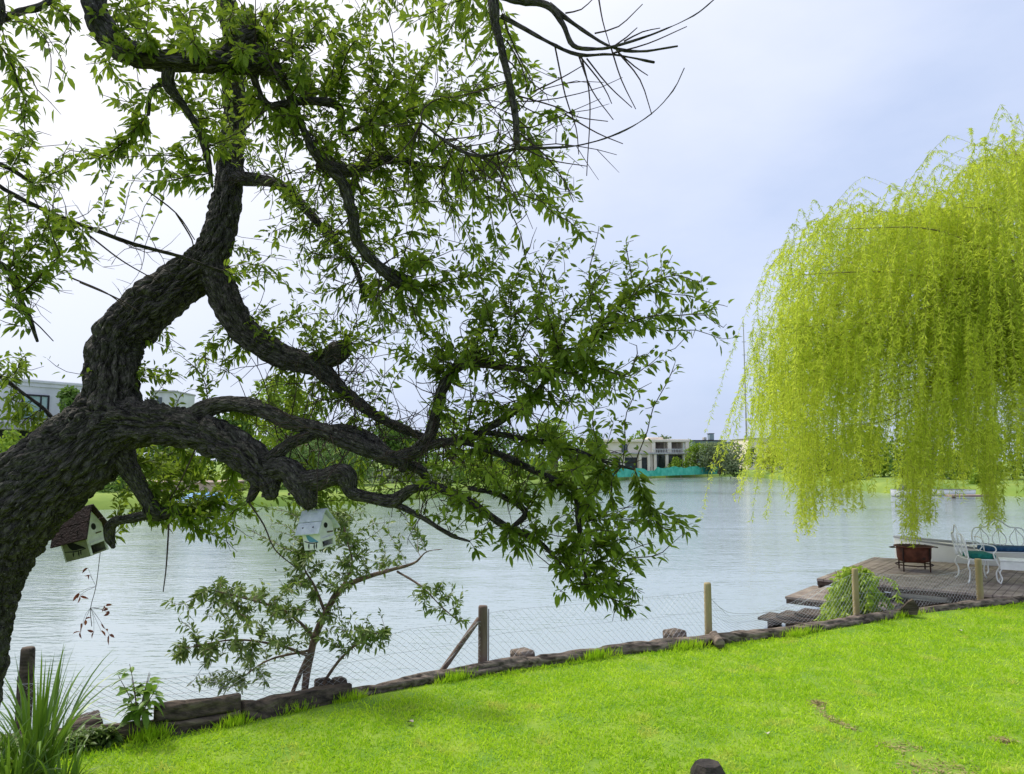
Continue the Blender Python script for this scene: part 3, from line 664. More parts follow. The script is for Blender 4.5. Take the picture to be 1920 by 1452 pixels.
    # leafy crown
    blobs = [  # px, py, rx, ry, Y, dY, n
        (370, 60, 160, 80, 3.3, .6, 160), (560, 70, 160, 90, 3.4, .6, 220), (760, 60, 150, 80, 3.6, .6, 150), (470, 210, 150, 90, 3.7, .6, 195), (640, 200, 150, 100, 3.7, .6, 200), (800, 190, 150, 110, 3.8, .6, 130), (900, 100, 90, 100, 3.5, .5, 52),
        (90, 60, 130, 80, 3.0, .4, 24), (230, 50, 90, 80, 3.1, .4, 30), (230, 180, 110, 80, 3.3, .4, 26), (100, 300, 120, 70, 3.2, .4, 62), (290, 310, 120, 60, 3.3, .4, 60), (60, 430, 110, 70, 3.2, .4, 72), (120, 500, 70, 40, 3.3, .3, 32), (20, 560, 60, 70, 3.2, .3, 18), (40, 200, 90, 70, 3.0, .4, 22),
        (640, 350, 170, 90, 4.0, .6, 105), (820, 330, 180, 100, 4.0, .6, 140), (980, 230, 120, 140, 3.7, .5, 90), (1010, 340, 110, 80, 3.8, .5, 62), (560, 470, 110, 90, 4.3, .5, 80), (560, 590, 90, 60, 4.3, .4, 72), (730, 430, 130, 80, 4.1, .5, 85),
        (880, 500, 140, 70, 3.75, .45, 110), (1030, 520, 165, 95, 3.65, .55, 115), (990, 620, 210, 110, 3.65, .6, 140), (1130, 640, 170, 130, 3.5, .55, 110), (1060, 740, 170, 95, 3.55, .55, 100), (830, 620, 110, 80, 3.8, .5, 105), (720, 620, 90, 110, 4.0, .5, 85),
        (1220, 560, 120, 100, 3.4, .4, 40), (1340, 600, 75, 55, 3.35, .3, 18), (1200, 490, 80, 50, 3.4, .3, 18), (1090, 430, 70, 40, 3.5, .3, 12), (1320, 535, 40, 50, 3.35, .2, 8),
        (900, 760, 120, 60, 3.7, .5, 60), (960, 860, 170, 60, 3.6, .5, 85), (1065, 880, 95, 65, 3.5, .5, 85), (1080, 980, 130, 80, 3.5, .4, 110), (1170, 1000, 120, 60, 3.45, .4, 66), (1115, 1070, 100, 65, 3.5, .3, 66), (1270, 975, 55, 35, 3.4, .2, 9), (1160, 1110, 80, 50, 3.5, .3, 20), (880, 930, 130, 60, 3.7, .4, 58), (1240, 990, 70, 40, 3.4, .3, 10), (960, 1010, 100, 50, 3.6, .3, 38), (1190, 1160, 50, 25, 3.5, .2, 7),
        (360, 690, 95, 48, 4.4, .3, 62), (300, 650, 60, 40, 4.4, .3, 10), (540, 755, 110, 50, 4.3, .4, 66), (640, 780, 80, 40, 4.1, .3, 20), (300, 870, 100, 45, 4.6, .4, 150), (430, 880, 80, 55, 4.5, .4, 120), (390, 955, 115, 55, 4.5, .4, 130), (500, 790, 90, 50, 4.5, .3, 60), (640, 930, 80, 40, 4.3, .4, 35), (260, 940, 60, 50, 4.5, .3, 30), (380, 910, 120, 50, 4.5, .4, 40), (420, 1020, 70, 30, 4.4, .3, 12), (600, 880, 70, 30, 4.3, .4, 14), (720, 900, 80, 40, 4.1, .4, 20),
        (30, 680, 70, 40, 4.2, .3, 26), (30, 780, 60, 50, 4.3, .3, 30), (50, 850, 60, 35, 4.4, .3, 26)]
    att = blob_points(blobs, 2.15)
    st = np.concatenate([s[int(len(s) * .12):] for s in SKEL])
    pos, par, tips = colonize(att, st, .065, 1.3, .085)
    V, f = twig_mesh(pos, par, len(st), .0017, 2.6, .008)
    tw.add(V, f)
    np_mesh('twigs', np.concatenate(tw.V), tw.Fs, M['bark_thin'], root)
    V, f = sprays(pos, par, tips, (3, 6), .045, .40, dn=-.05, petiole=.25, droop=.16)
    np_mesh('crown', V, f, M['leaf'], root)
    for o in (tr, brs) + tuple(c for c in root.children if c.name.startswith(('twigs', 'crown'))):
        o.location = -base
    return root
big_tree()

# ================================================================== WILLOW ON THE RIGHT
def strands(starts, lens, sway, Lf, Wf, gap, stem_r):
    """pendulous shoots: start pts, lengths; returns leaf + stem meshes"""
    LB, LD = [], []; st = MB()
    for p, l, sw in zip(starts, lens, sway):
        n = max(4, int(l / .22)); t = np.linspace(0, 1, n)
        ph = rng.uniform(0, 6.28)
        x = sw[0] * np.sqrt(t) * l * .5 + np.sin(t * 5 + ph) * .05; y = sw[1] * np.sqrt(t) * l * .5 + np.cos(t * 4 + ph) * .05
        z = np.where(t < .12, t * sw[2], .12 * sw[2]) * l - l * np.clip(t - .05, 0, 1) ** 1.15
        c = p + np.stack([x, y, z], -1)
        st.tube(np.c_[c, np.linspace(stem_r, stem_r * .4, n)], 3, None, False)
        m = int(l / gap); tt = np.sort(rng.uniform(.02, 1, m))
        b = np.stack([np.interp(tt, t, c[:, k]) for k in range(3)], -1)
        d = rng.normal(size=(m, 3)) * .6; d[:, 2] = -rng.uniform(.1, 1.2, m)
        LB.append(b); LD.append(d)
    LB, LD = np.concatenate(LB), np.concatenate(LD); n = len(LB)
    Ls = Lf * rng.uniform(.6, 1.3, n)
    return quads(LB, LD, rdir(n), Ls, Wf * rng.uniform(.8, 1.2, n)), st

def big_willow():
    cxp, Yc = 2010, 16.5
    b = P(cxp, 1000, Yc); b[2] = -.1
    ring = []
    for k, (rr, z) in enumerate(((.0, -.02), (.45, -.08), (.95, -.2), (1.25, -1.3))):
        for a in np.linspace(0, 2 * math.pi, 40, endpoint=False): ring.append([b[0] + 5.3 + math.cos(a) * rr * 5.2 * (1 + .06 * math.sin(a * 5)), b[1] + 2.6 + math.sin(a) * rr * 3.3, z + .05 * math.sin(a * 7 + k)])
    q = [[i * 40 + j, i * 40 + (j + 1) % 40, (i + 1) * 40 + (j + 1) % 40, (i + 1) * 40 + j] for i in range(3) for j in range(40)]
    setp(np_mesh('ground', ring, [q], M['far_grass']), 'grassy neighbouring bank under the willow', 'bank', kind='structure')
    root = empty('willow_tree', b, label='tall lime green weeping willow hanging over the wooden dock', cat='tree')
    top = [(1380, 760), (1400, 660), (1430, 545), (1465, 465), (1535, 408), (1600, 378), (1680, 392), (1755, 372), (1790, 312), (1850, 296), (1920, 262), (2000, 250), (2100, 290), (2250, 400), (2400, 560)]
    bot = [(1380, 800), (1400, 830), (1430, 800), (1462, 880), (1480, 920), (1500, 1010), (1520, 1000), (1560, 955), (1600, 960), (1640, 930), (1662, 885), (1685, 1000), (1710, 1035), (1735, 985), (1760, 930), (1800, 925), (1840, 990), (1860, 1005), (1890, 960), (1925, 950), (2000, 960), (2400, 900)]
    tx = lambda x: np.interp(x, *zip(*top)); bx = lambda x: np.interp(x, *zip(*bot))
    tk = MB(); bo = MB()
    C = b + np.array([0, 0, 3.6])
    tk.tube(np.array([[*(b - [0, 0, .5]), .5], [*b, .43], [*(b + [0.05, 0, 1]), .36], [*(b + [-.05, .05, 2.4]), .32], [*C, .28]]), 20, .2)
    starts, lens, sway = [], [], []
    nb = 360
    for i in range(nb):
        px = rng.uniform(1400, 2380) if i > 120 else rng.uniform(1400, 1960)
        f = rng.uniform(0, 1)
        py = tx(px) + 8 + f * (420 if px > 1480 else 240)
        Y = Yc + rng.uniform(-3.4, 3.2) * (1 - .25 * f)
        e = P(px, py, Y)
        s = C + np.array([rng.normal() * .2, rng.normal() * .2, rng.uniform(-.4, 1.8)])
        q = s * .8 + e * .2; q[2] = s[2] + abs(e[2] - s[2]) * .35 + .5
        mid = s * .4 + e * .6; mid[2] = e[2] + rng.uniform(.15, .8)
        lim = P(px + 60, tx(px + 60) + 14, mid[1])[2]; mid[2] = max(min(mid[2], lim), e[2])
        arc = spline(np.array([[*s, .075], [*q, .05], [*mid, .024], [*e, .006]]), step=.15)
        if i % 5 == 0: bo.tube(arc * [1, 1, 1, .7], 6, None, False)
        n = len(arc); nst = int(rng.integers(16, 28))
        for k in range(nst):
            u = 1 - abs(rng.normal() * .25); u = min(max(u, .3), 1)
            p = arc[int(u * (n - 1)), :3] + rng.normal(size=3) * np.array([.2, .25, .12])
            dx = p - CAM; ppx = CX + F * dx[0] / (dx[1] * math.cos(PITCH) + dx[2] * math.sin(PITCH))
            zb = P(ppx, bx(ppx), p[1])[2]
            if rng.uniform() < .25: zb += rng.uniform(.1, .7)
            full = p[2] - zb
            if fbm(np.array([[p[0] * 1.05, p[1] * .12, p[2] * .75]]), 2, 31)[0] < .465: continue
            if ppx < 1450 and rng.uniform() < .5: continue
            if ppx < 1384: continue
            if full < .3: continue
            l = min(full, rng.uniform(.35, 1.25) if rng.uniform() < .86 else full) * rng.uniform(.85, 1.03)
            o = nrm((p - C) * np.array([1, 1, 0]))
            starts.append(p); lens.append(l); sway.append(np.array([o[0] * .5, o[1] * .5, rng.uniform(0, 1.6)]) + rng.normal(size=3) * [.36, .36, .0] if ppx > 1500 else np.array([-.02, 0, .4]) + rng.normal(size=3) * [.08, .2, 0])
    # wispy shoots springing from the top outline
    for i in range(260):
        px = rng.uniform(1455, 1990); Y = Yc + rng.uniform(-2.5, 2.5); p = P(px, tx(px) + rng.uniform(-4, 26), Y)
        starts.append(p); lens.append(rng.uniform(.5, 1.5)); sway.append(np.array([rng.choice([-1, -1, -1, 1]) * rng.uniform(.3, .9), rng.uniform(-.3, .3), rng.uniform(.1, .8)]))
    for (cx_, w_, yb_, n_) in ((1508, 16, 1022, 26), (1530, 22, 985, 22), (1708, 20, 1034, 34), (1735, 14, 1000, 18), (1855, 22, 1006, 30), (1418, 14, 820, 16), (1462, 14, 905, 16), (1580, 30, 975, 20), (1600, 20, 990, 8)):
        for k in range(n_):
            px = cx_ + rng.normal() * w_ * .6; Y = Yc + rng.uniform(-2.6, -.4); y0 = yb_ - rng.uniform(70, 260)
            p = P(px, y0, Y); starts.append(p); lens.append(p[2] - P(px, yb_ - abs(rng.normal()) * 25, Y)[2]); sway.append(np.array([rng.normal() * .05, rng.normal() * .05, .3]))
    (V, f), st = strands(starts, lens, sway, .105, .0165, .0165, .0028)
    print('willow strands', len(starts), 'leaves', len(V) // 4)
    objs = [tk.build('trunk', M['willow_bark'], root, True), bo.build('branches', M['willow_stem'], root, True), np_mesh('crown', V, f, M['willow'], root), np_mesh('hanging_shoots', np.concatenate(st.V), st.Fs, M['willow_stem'], root)]
    for o in objs: o.location = -Vector(root.location)
big_willow()

# ================================================================== FAR TREES
def far_tree(name, px, Y, top, wpx, m, label, base_py=None, n=1500, ls=.42, trunk=True, group=None, cat='tree', squash=1.0, low=.3):
    zb = .3 if base_py is None else P(px, base_py, Y)[2]
    b = P(px, HOR, Y); b[2] = zb
    H = P(px, top, Y)[2] - zb; W = wpx * Y / F
    root = empty(name, b, label=label, cat=cat, group=group)
    cl = []
    k = int(9 + W)
    for i in range(min(k, 26)):
        a = rng.uniform(0, 6.28); rr = math.sqrt(rng.uniform(0, 1)) * .36 * W; hz = rng.uniform(low, .86)
        sh = 1 - max(0, (hz - .5)) * 1.1
        cl.append((np.array([math.cos(a) * rr * sh, math.sin(a) * rr * sh, hz * H]), rng.uniform(.13, .22) * W))
    cl.append((np.array([0, 0, H * .84]), .16 * W)); cl.append((np.array([-.33 * W, 0, H * (low + .15)]), .17 * W)); cl.append((np.array([.33 * W, 0, H * (low + .18)]), .17 * W))
    w = np.array([c[1] ** 2 for c in cl]); cnt = (n * w / w.sum()).astype(int) + 5
    B = []; D = []
    for (c, r), q in zip(cl, cnt):
        d = rdir(q); rad = r * rng.uniform(.55, 1.05, q) ** .6
        p = c + d * rad[:, None] * np.array([1, 1, min(1.0, .45 * H / r * .5 + .35) * squash])
        p = p[(p[:, 2] > .02 * H)]; B.append(p); D.append(rdir(len(p)) + np.array([0, 0, -.3]))
    B = np.concatenate(B); D = np.concatenate(D)
    B[:, 2] = np.minimum(B[:, 2], H)
    V, f = quads(B, D, rdir(len(B)), ls * rng.uniform(.5, 1.2, len(B)), ls * .6 * rng.uniform(.6, 1.2, len(B)))
    np_mesh('crown', V, f, m, root)
    if trunk:
        t = MB(); r = max(.1, W * .03)
        t.tube(np.array([[0, 0, -.3, r * 1.3], [.02 * W, 0, H * .25, r], [-.02 * W, .0, H * .7, r * .4]]), 8, .4)
        for i in range(5):
            c = cl[i][0]; t.tube(np.array([[0, 0, H * .22, r * .6], [c[0] * .5, c[1] * .5, H * .3 + c[2] * .3, r * .4], [*c, r * .15]]), 6, .5)
        t.build('trunk', M['willow_bark'], root, True)
    return root
def far_willow(px, Y, top, wpx, label, m):
    b = P(px, HOR, Y); b[2] = .3; H = P(px, top, Y)[2] - .3; W = wpx * Y / F
    root = empty('willow_tree', b, label=label, cat='tree')
    t = MB(); t.tube(np.array([[0, 0, -.3, .35], [0, 0, H * .5, .25], [0, 0, H * .85, .1]]), 8, .5)
    starts, lens, sw = [], [], []
    for i in range(520):
        a = rng.uniform(0, 6.28); r = math.sqrt(rng.uniform(.02, 1)) * W / 2; z = H * (1 - .35 * (2 * r / W) ** 2) - rng.uniform(0, .8)
        starts.append(np.array([math.cos(a) * r, math.sin(a) * r, z])); lens.append(min(z - .1, rng.uniform(.5, .95) * z)); sw.append(np.array([math.cos(a) * .1, math.sin(a) * .1, .3]))
        if i % 12 == 0: t.tube(np.array([[0, 0, H * .5, .14], [math.cos(a) * r * .5, math.sin(a) * r * .5, z + .1, .08], [math.cos(a) * r, math.sin(a) * r, z, .03]]), 5, .5)
    (V, f), st = strands(starts, lens, sw, .34, .075, .11, .012)
    np_mesh('crown', V, f, m, root); np_mesh('hanging_shoots', np.concatenate(st.V), st.Fs, M['willow_stem'], root)
    t.build('trunk', M['willow_bark'], root, True)

a, b_, c_, d_, y_ = (M['far_leaf_' + k] for k in 'abcdy')
FT = 'trees on the far shore'
far_tree('tree', 128, 56, 706, 80, a, 'bright round tree between the white house and the leaning trunk', n=2600, ls=.4, low=.12, group=FT)
far_tree('tree', 520, 64, 706, 190, b_, 'lime green broad tree glimpsed through the fork of the big tree', n=4200, ls=.45, low=.15, group=FT)
far_tree('tree', 305, 66, 772, 130, a, 'mid green tree behind the pink terrace under the fork', n=2600, ls=.42, low=.1, group=FT)
far_tree('tree', 425, 68, 762, 130, a, 'leafy tree left of the lime tree beyond the blue covered boat', n=2600, ls=.42, low=.1, group=FT)
far_willow(618, 60, 808, 165, 'pale green weeping willow far across the water under the low limb', M['far_willow'])
far_tree('tree', 745, 72, 792, 150, a, 'mid green tree behind the hedge on the far bank', n=2600, ls=.5, low=.15, group=FT)
far_tree('tree', 850, 84, 776, 150, b_, 'lighter tree right of the hedge behind the leafy branches', n=2400, ls=.5, low=.1, group=FT)
far_tree('tree', 945, 92, 800, 140, a, 'bushy tree low on the far shore behind drooping leaves', n=2400, ls=.5, low=.1, group=FT)
far_tree('tree', 1040, 100, 786, 130, b_, 'bright tree standing left of the flat roofed beige house', n=2400, ls=.5, low=.1, group=FT)
far_tree('tree', 1112, 108, 812, 80, a, 'small tree touching the left end of the beige house', n=1500, ls=.5, low=.1, group=FT)
far_tree('tree', 1203, 150, 806, 62, b_, 'rounded tree top showing above the roof of the beige house', n=1200, ls=.6, low=.3, group=FT)
far_tree('tree', 1243, 158, 814, 60, c_, 'dull brownish tree top right of the roof box of the beige house', n=900, ls=.6, low=.3, group=FT)
far_tree('tree', 1294, 152, 817, 24, b_, 'narrow tree top just right of the beige house', n=500, ls=.5, low=.3, group=FT)
far_tree('tree', 1306, 124, 831, 52, b_, 'yellow green bush tree against the right side of the beige house', n=1200, ls=.45, low=.1, group=FT)
far_tree('tree', 1348, 123, 832, 118, c_, 'grey green round tree standing at the water edge', n=4600, ls=.42, low=.2, group=FT)
far_tree('tree', 1447, 121, 830, 62, y_, 'yellow green tree behind the left edge of the big willow', n=1600, ls=.4, low=.1, group=FT)
far_tree('tree', 1450, 150, 812, 50, a, 'tree top above the long beige building', n=800, ls=.6, low=.3, group=FT)
for i, (px, Y, tp, w_, mm, lb) in enumerate([(1535, 95, 806, 110, a, 'green tree behind the hanging left part of the big willow'), (1630, 84, 800, 120, b_, 'light green tree across the water behind the big willow'), (1735, 78, 786, 130, a, 'mid green tree behind the middle of the big willow'), (1850, 76, 790, 150, b_, 'bright tree on the bank behind the garden chairs'), (1990, 74, 780, 160, a, 'tree on the right bank past the frame edge')]):
    far_tree('tree', px, Y, tp, w_, mm, lb, n=2200, ls=.5, low=.08, group=FT)
SB = 'shrubs on the far shore'
far_tree('shrub', 1268, 124, 858, 46, b_, 'light green low shrub in front of the beige house columns', base_py=888, n=700, ls=.35, low=.1, trunk=False, group=SB, cat='shrub')
far_tree('shrub', 1412, 130, 836, 34, d_, 'dark shrub over the small dark pavilion', n=700, ls=.35, low=.3, trunk=False, group=SB, cat='shrub')
far_tree('shrub', 1372, 122.5, 866, 50, d_, 'dark low bush at the foot of the grey green round tree', base_py=895, n=700, ls=.35, low=.1, trunk=False, group=SB, cat='shrub')
far_tree('shrub', 1845, 67, 874, 75, b_, 'fresh green shoreline shrub seen past the white boats', base_py=925, n=1200, ls=.35, low=.05, trunk=False, group=SB, cat='shrub')
far_tree('shrub', 1600, 78, 886, 60, a, 'green shoreline shrub under the willow curtain', base_py=918, n=900, ls=.35, low=.05, trunk=False, group=SB, cat='shrub')
far_tree('shrub', 915, 70, 868, 110, b_, 'lime shrub on the far waterline behind the low branches', base_py=930, n=1400, ls=.35, low=.05, trunk=False, group=SB, cat='shrub')
far_tree('shrub', 1030, 84, 868, 110, a, 'green shrub on the far waterline left of the teal netting', base_py=914, n=1400, ls=.35, low=.05, trunk=False, group=SB, cat='shrub')
far_tree('shrub', 1165, 109, 880, 60, c_, 'dull reedy shrub along the waterline below the netting', base_py=903, n=700, ls=.3, low=.05, trunk=False, group=SB, cat='shrub')
far_tree('shrub', 235, 49, 872, 120, a, 'mid green shrub on the far waterline below the forked trunk', base_py=935, n=1300, ls=.3, low=.05, trunk=False, group=SB, cat='shrub')
far_tree('shrub', 600, 55, 890, 90, b_, 'small lime shrub beside the far weeping willow', base_py=930, n=900, ls=.28, low=.05, trunk=False, group=SB, cat='shrub')
far_tree('shrub', 860, 68, 876, 100, a, 'mid green waterline shrub at the right end of the clipped hedge', base_py=930, n=1000, ls=.3, low=.05, trunk=False, group=SB, cat='shrub')
far_tree('shrub', 350, 52, 868, 130, b_, 'lime shrub by the pink terrace across the water', base_py=925, n=1500, ls=.3, low=.05, trunk=False, group=SB, cat='shrub')
far_tree('shrub', 500, 53, 880, 110, a, 'green shrub behind the old wooden pier', base_py=935, n=1300, ls=.3, low=.05, trunk=False, group=SB, cat='shrub')
fl = far_tree('flowering_shrub', 20, 45, 800, 80, b_, 'flowering shrub with pink blossom by the white house', base_py=905, n=1500, ls=.32, low=.05, trunk=False, cat='shrub')
B = np.array([[rng.uniform(-.9, .6), rng.uniform(-1, -.3), rng.uniform(.4, 1.3)] for i in range(14)])
V, f = quads(B, rdir(14), rdir(14), .22, .18); np_mesh('blossom', V, f, M['pink'], fl)

# ================================================================== BUILDINGS
def at_px(px, Y, z=.3):
    p = P(px, HOR, Y); p[2] = z; return p
def beige_house():
    Y = 126; s = Y / F
    o = at_px(1205, Y, .25)
    r = empty('house', o, label='flat roofed two storey beige house with columns across the lake', cat='house')
    X = lambda px: (px - 1205) * s
    Z = lambda py: P(1205, py, Y)[2] - o[2]
    w = MB(); w.box((X(1108), 0.1, 0), (X(1224), 9, Z(829))); w.box((X(1224), 3.2, 0), (X(1290), 9, Z(829)))
    w.build('wall', M['stucco_warm'], r)
    rf = MB(); rf.box((X(1100), -.5, Z(829) + .002), (X(1293), 9.4, Z(824)), bev=.05); rf.box((X(1218), 1, Z(824) + .003), (X(1246), 6, Z(820)), bev=.05); rf.build('roof', M['stucco_warm'], r)
    sl_ = MB(); sl_.box((X(1140), -.6, Z(852)), (X(1291), 3.19, Z(849)), bev=.04); sl_.build('balcony_slab', M['concrete'], r)
    for px in (1225, 1255, 1288):
        c = MB(); c.box((X(px) - .3, -.4, Z(849) + .003), (X(px) + .3, .5, Z(829) - .001), bev=.03); c.build('pillar', M['stucco_warm'], r)
    for px in (1200, 1216, 1228, 1250, 1288):
        c = MB(); c.box((X(px) - .22, -.35, 0), (X(px) + .22, .35, Z(852) - .002), bev=.03); c.build('column', M['stucco_warm'], r)
    for a0, a1 in ((1228, 1252), (1258, 1286)):
        g = MB(); g.box((X(a0), 3.05, Z(848)), (X(a1), 3.18, Z(830)), bev=.02); g.build('window', M['curtain'], r)
    rl = MB()
    for i in range(22):
        px = 1226 + i * 3; rl.box((X(px) - .03, -.55, Z(849) + .003), (X(px) + .03, -.49, Z(843)))
    rl.box((X(1224), -.56, Z(843) + .002), (X(1291), -.48, Z(842))); rl.build('railing', M['stucco'], r)
    for (a0, a1, p0, p1) in ((1166, 1177, 833, 850),):
        g = MB(); g.box((X(a0), -.02, Z(p1)), (X(a1), .09, Z(p0)), bev=.01); fr = g.build('window', M['frame'], r)
        g = MB(); g.box((X(a0) + .1, -.05, Z(p1) + .1), (X(a1) - .1, -.03, Z(p0) - .1)); g.build('pane', M['glass_dark'], fr)
    for (a0, a1) in ((1150, 1163), (1172, 1195), (1203, 1213)):
        g = MB(); g.box((X(a0), -.02, 0.02), (X(a1), .09, Z(858)), bev=.01); g.build('door', M['dark'], r)
    g = MB(); g.box((X(1226), 3.0, .02), (X(1286), 3.18, Z(854))); g.build('glass_front', M['glass_dark'], r)
    g = MB(); g.box((X(1282), -1.2, 0), (X(1291.5), -.62, Z(856)), bev=.03); g.build('brick_pier', M['brick'], r)
beige_house()
def far_blocks():
    Y = 150; s = Y / F
    def blk(name, cx, Y, parts, label, wins=(), cat='building'):
        o = at_px(cx, Y, .3); r = empty(name, o, label=label, cat=cat); s = Y / F
        for nm, m, a0, a1, p0, p1, dep in parts:
            z1, z0 = P(cx, p0, Y)[2] - o[2], (P(cx, p1, Y)[2] - o[2]) if p1 else 0
            q = MB(); q.box(((a0 - cx) * s, 0 if nm != 'roof' else -.3, z0), ((a1 - cx) * s, dep, z1), bev=.06); q.build(nm, M[m], r)
        for a0, a1, p0, p1 in wins:
            q = MB(); q.box(((a0 - cx) * s, -.08, P(cx, p1, Y)[2] - o[2]), ((a1 - cx) * s, -.003, P(cx, p0, Y)[2] - o[2]), bev=.02); q.build('window', M['glass_dark'], r)
    blk('building', 1330, 165, [('wall', 'blue_grey', 1299, 1363, 827, None, 10), ('roof', 'frame', 1297, 1364, 825.4, 826.9, 10.5), ('chimney', 'blue_grey', 1332, 1340, 814, 825.3, 2), ('chimney_cap', 'frame', 1331, 1341, 812.6, 813.9, 2.2), ('vent', 'concrete', 1321, 1326, 820, 825.3, 1.5)], 'blue grey building with a square chimney far behind the round tree', [(1305, 1312, 830, 835), (1350, 1357, 830, 835)])
    blk('building', 1440, 145, [('wall', 'stucco_warm', 1404, 1520, 823, None, 12), ('roof', 'concrete', 1402, 1522, 821.5, 822.9, 12.6)], 'long low beige building behind the left edge of the willow', [(1425, 1433, 828, 835), (1442, 1450, 828, 835)])
    blk('pavilion', 1404, 205, [('wall', 'dark', 1399, 1410, 854, None, 3), ('roof', 'concrete', 1394, 1416, 851, 853.8, 3.8), ('post', 'concrete', 1413.5, 1415, 854.2, None, .3)], 'small dark garden pavilion on the far lawn', cat='pavilion')
    o = at_px(1401, 175, .3); h = P(1401, 604, 175)[2] - .3
    m = MB(); m.tube(np.array([[*o, .22], [*(o + [0, 0, h * .5]), .17], [*(o + [0, 0, h]), .09]]), 6, None, True)
    for k in range(5): m.box(o + [-.45, -.05, h * (.5 + .09 * k)], o + [.45, .05, h * (.5 + .09 * k) + .12])
    setp(m.build('mast', M['concrete']), 'thin tall antenna mast far behind the lake', 'mast')
far_blocks()
def netting():
    a, b = G(1120, 905.5, ZW), G(1350, 895.5, ZW)
    a = a * 1.012; b = b * 1.012; a[2] = b[2] = -.05
    n = 40; r = empty('netting_fence', a, label='low teal green net fence along the far waterline', cat='fence')
    V = []
    for i in range(n + 1):
        t = i / n; p = a + (b - a) * t - a; h = 1.2 + .12 * math.sin(i * .9) + .07 * math.sin(i * 2.3) - (.5 if .33 < t < .42 else 0)
        V += [[p[0], p[1] + .15 * math.sin(i * 1.7), 0], [p[0], p[1] + .25 * math.sin(i * 1.7), h * .6], [p[0], p[1] + .1 * math.sin(i), h]]
    q = [[i * 3 + k, i * 3 + 3 + k, i * 3 + 4 + k, i * 3 + 1 + k] for i in range(n) for k in (0, 1)]
    np_mesh('net', V, [q], M['netting'], r)
    for i in range(9):
        p = (b - a) * (i / 8); m = MB(); m.tube(np.array([[p[0], p[1] + .3, -.4, .05], [p[0], p[1] + .3, 1.3, .045]]), 6); m.build('post', M['post'], r)
netting()
def white_house():
    A, Bp = P(-110, HOR, 52), P(330, HOR, 66); A[2] = Bp[2] = .3
    u = nrm(Bp - A); L = np.linalg.norm(Bp - A); v = np.array([-u[1], u[0], 0])
    r = empty('house', A, (0, 0, math.atan2(u[1], u[0])), 'white modern house with a dark ground floor behind the leaning trunk', 'house')
    def U(px, py):   # pixel on facade -> local (x, z)
        d = ray(px, py); n = v; t = ((A - CAM) @ n) / (d @ n); p = CAM + d * t; return (p - A) @ u, p[2] - A[2]
    L = U(150, 750)[0]
    zt = U(60, 712)[1]; z1 = U(60, 808)[1]; z2 = U(60, 795)[1]
    w = MB(); w.box((0, 0, z2 + .003), (L, 9, zt - .25)); w.build('wall', M['stucco'], r)
    w = MB(); w.box((-.2, -.2, zt - .247), (L + .2, 9.2, zt), bev=.05); w.box((-.1, -.1, zt - .5), (L + .1, -.003, zt - .25)); w.build('cornice', M['stucco'], r)
    w = MB(); w.box((-.3, -1.4, z1), (L + .3, 9, z2), bev=.04); w.build('canopy', M['concrete'], r)
    w = MB(); w.box((.05, .6, 0), (L - .05, 8.9, z1 - .003)); w.build('ground_floor', M['dark'], r)
    for k in range(int((L - .4) / 3.0) + 1):
        x = .2 + k * 3.0; w = MB(); w.box((x, .45, 0), (x + .25, .597, z1 - .004)); w.build('mullion', M['frame'], r)
        if x + 1.6 < L:
            w = MB(); w.box((x + .3, .52, .1), (x + 1.5, .595, z1 - .5)); w.build('glass_door', M['glass_dark'], r)
    (xa, za), (xb, zb) = U(38, 786), U(92, 742)
    w = MB()
    for q in (((xa, -.12, za), (xb, -.003, za + .12)), ((xa, -.12, zb - .12), (xb, -.003, zb)), ((xa, -.12, za + .122), (xa + .12, -.003, zb - .122)), ((xb - .12, -.12, za + .122), (xb, -.003, zb - .122)), (((xa + xb) / 2 + .3, -.12, za + .122), ((xa + xb) / 2 + .4, -.003, zb - .122)), ((xa + .122, -.12, za + .5), ((xa + xb) / 2 + .298, -.003, za + .58))): w.box(*q)
    fr = w.build('window', M['frame'], r)
    w = MB(); w.box((xa + .1, -.05, za + .1), (xb - .1, -.02, zb - .1)); w.build('pane', M['glass_green'], fr)
    (xa, za), (xb, zb) = U(112, 760), U(119, 752)
    w = MB(); w.box((xa, -.06, za), (xb, -.003, zb)); w.build('vent', M['dark'], r)
white_house()
o = at_px(302, 78, .3); s_ = 78 / F; r = empty('building', o, label='small pale flat roofed building glimpsed right of the forked trunk', cat='building'); zt = P(302, 736, 78)[2] - .3
m = MB(); m.box((-24 * s_, 0, 0), (20 * s_, 5, zt)); m.build('wall', M['stucco'], r); m = MB(); m.box((-25 * s_, -.2, zt + .002), (21 * s_, 5.2, zt + .2), bev=.03); m.build('roof', M['concrete'], r)
m = MB(); m.box((-12 * s_, -.06, zt - 1.6), (-3 * s_, -.003, zt - .5), bev=.01); m.build('window', M['glass_dark'], r)
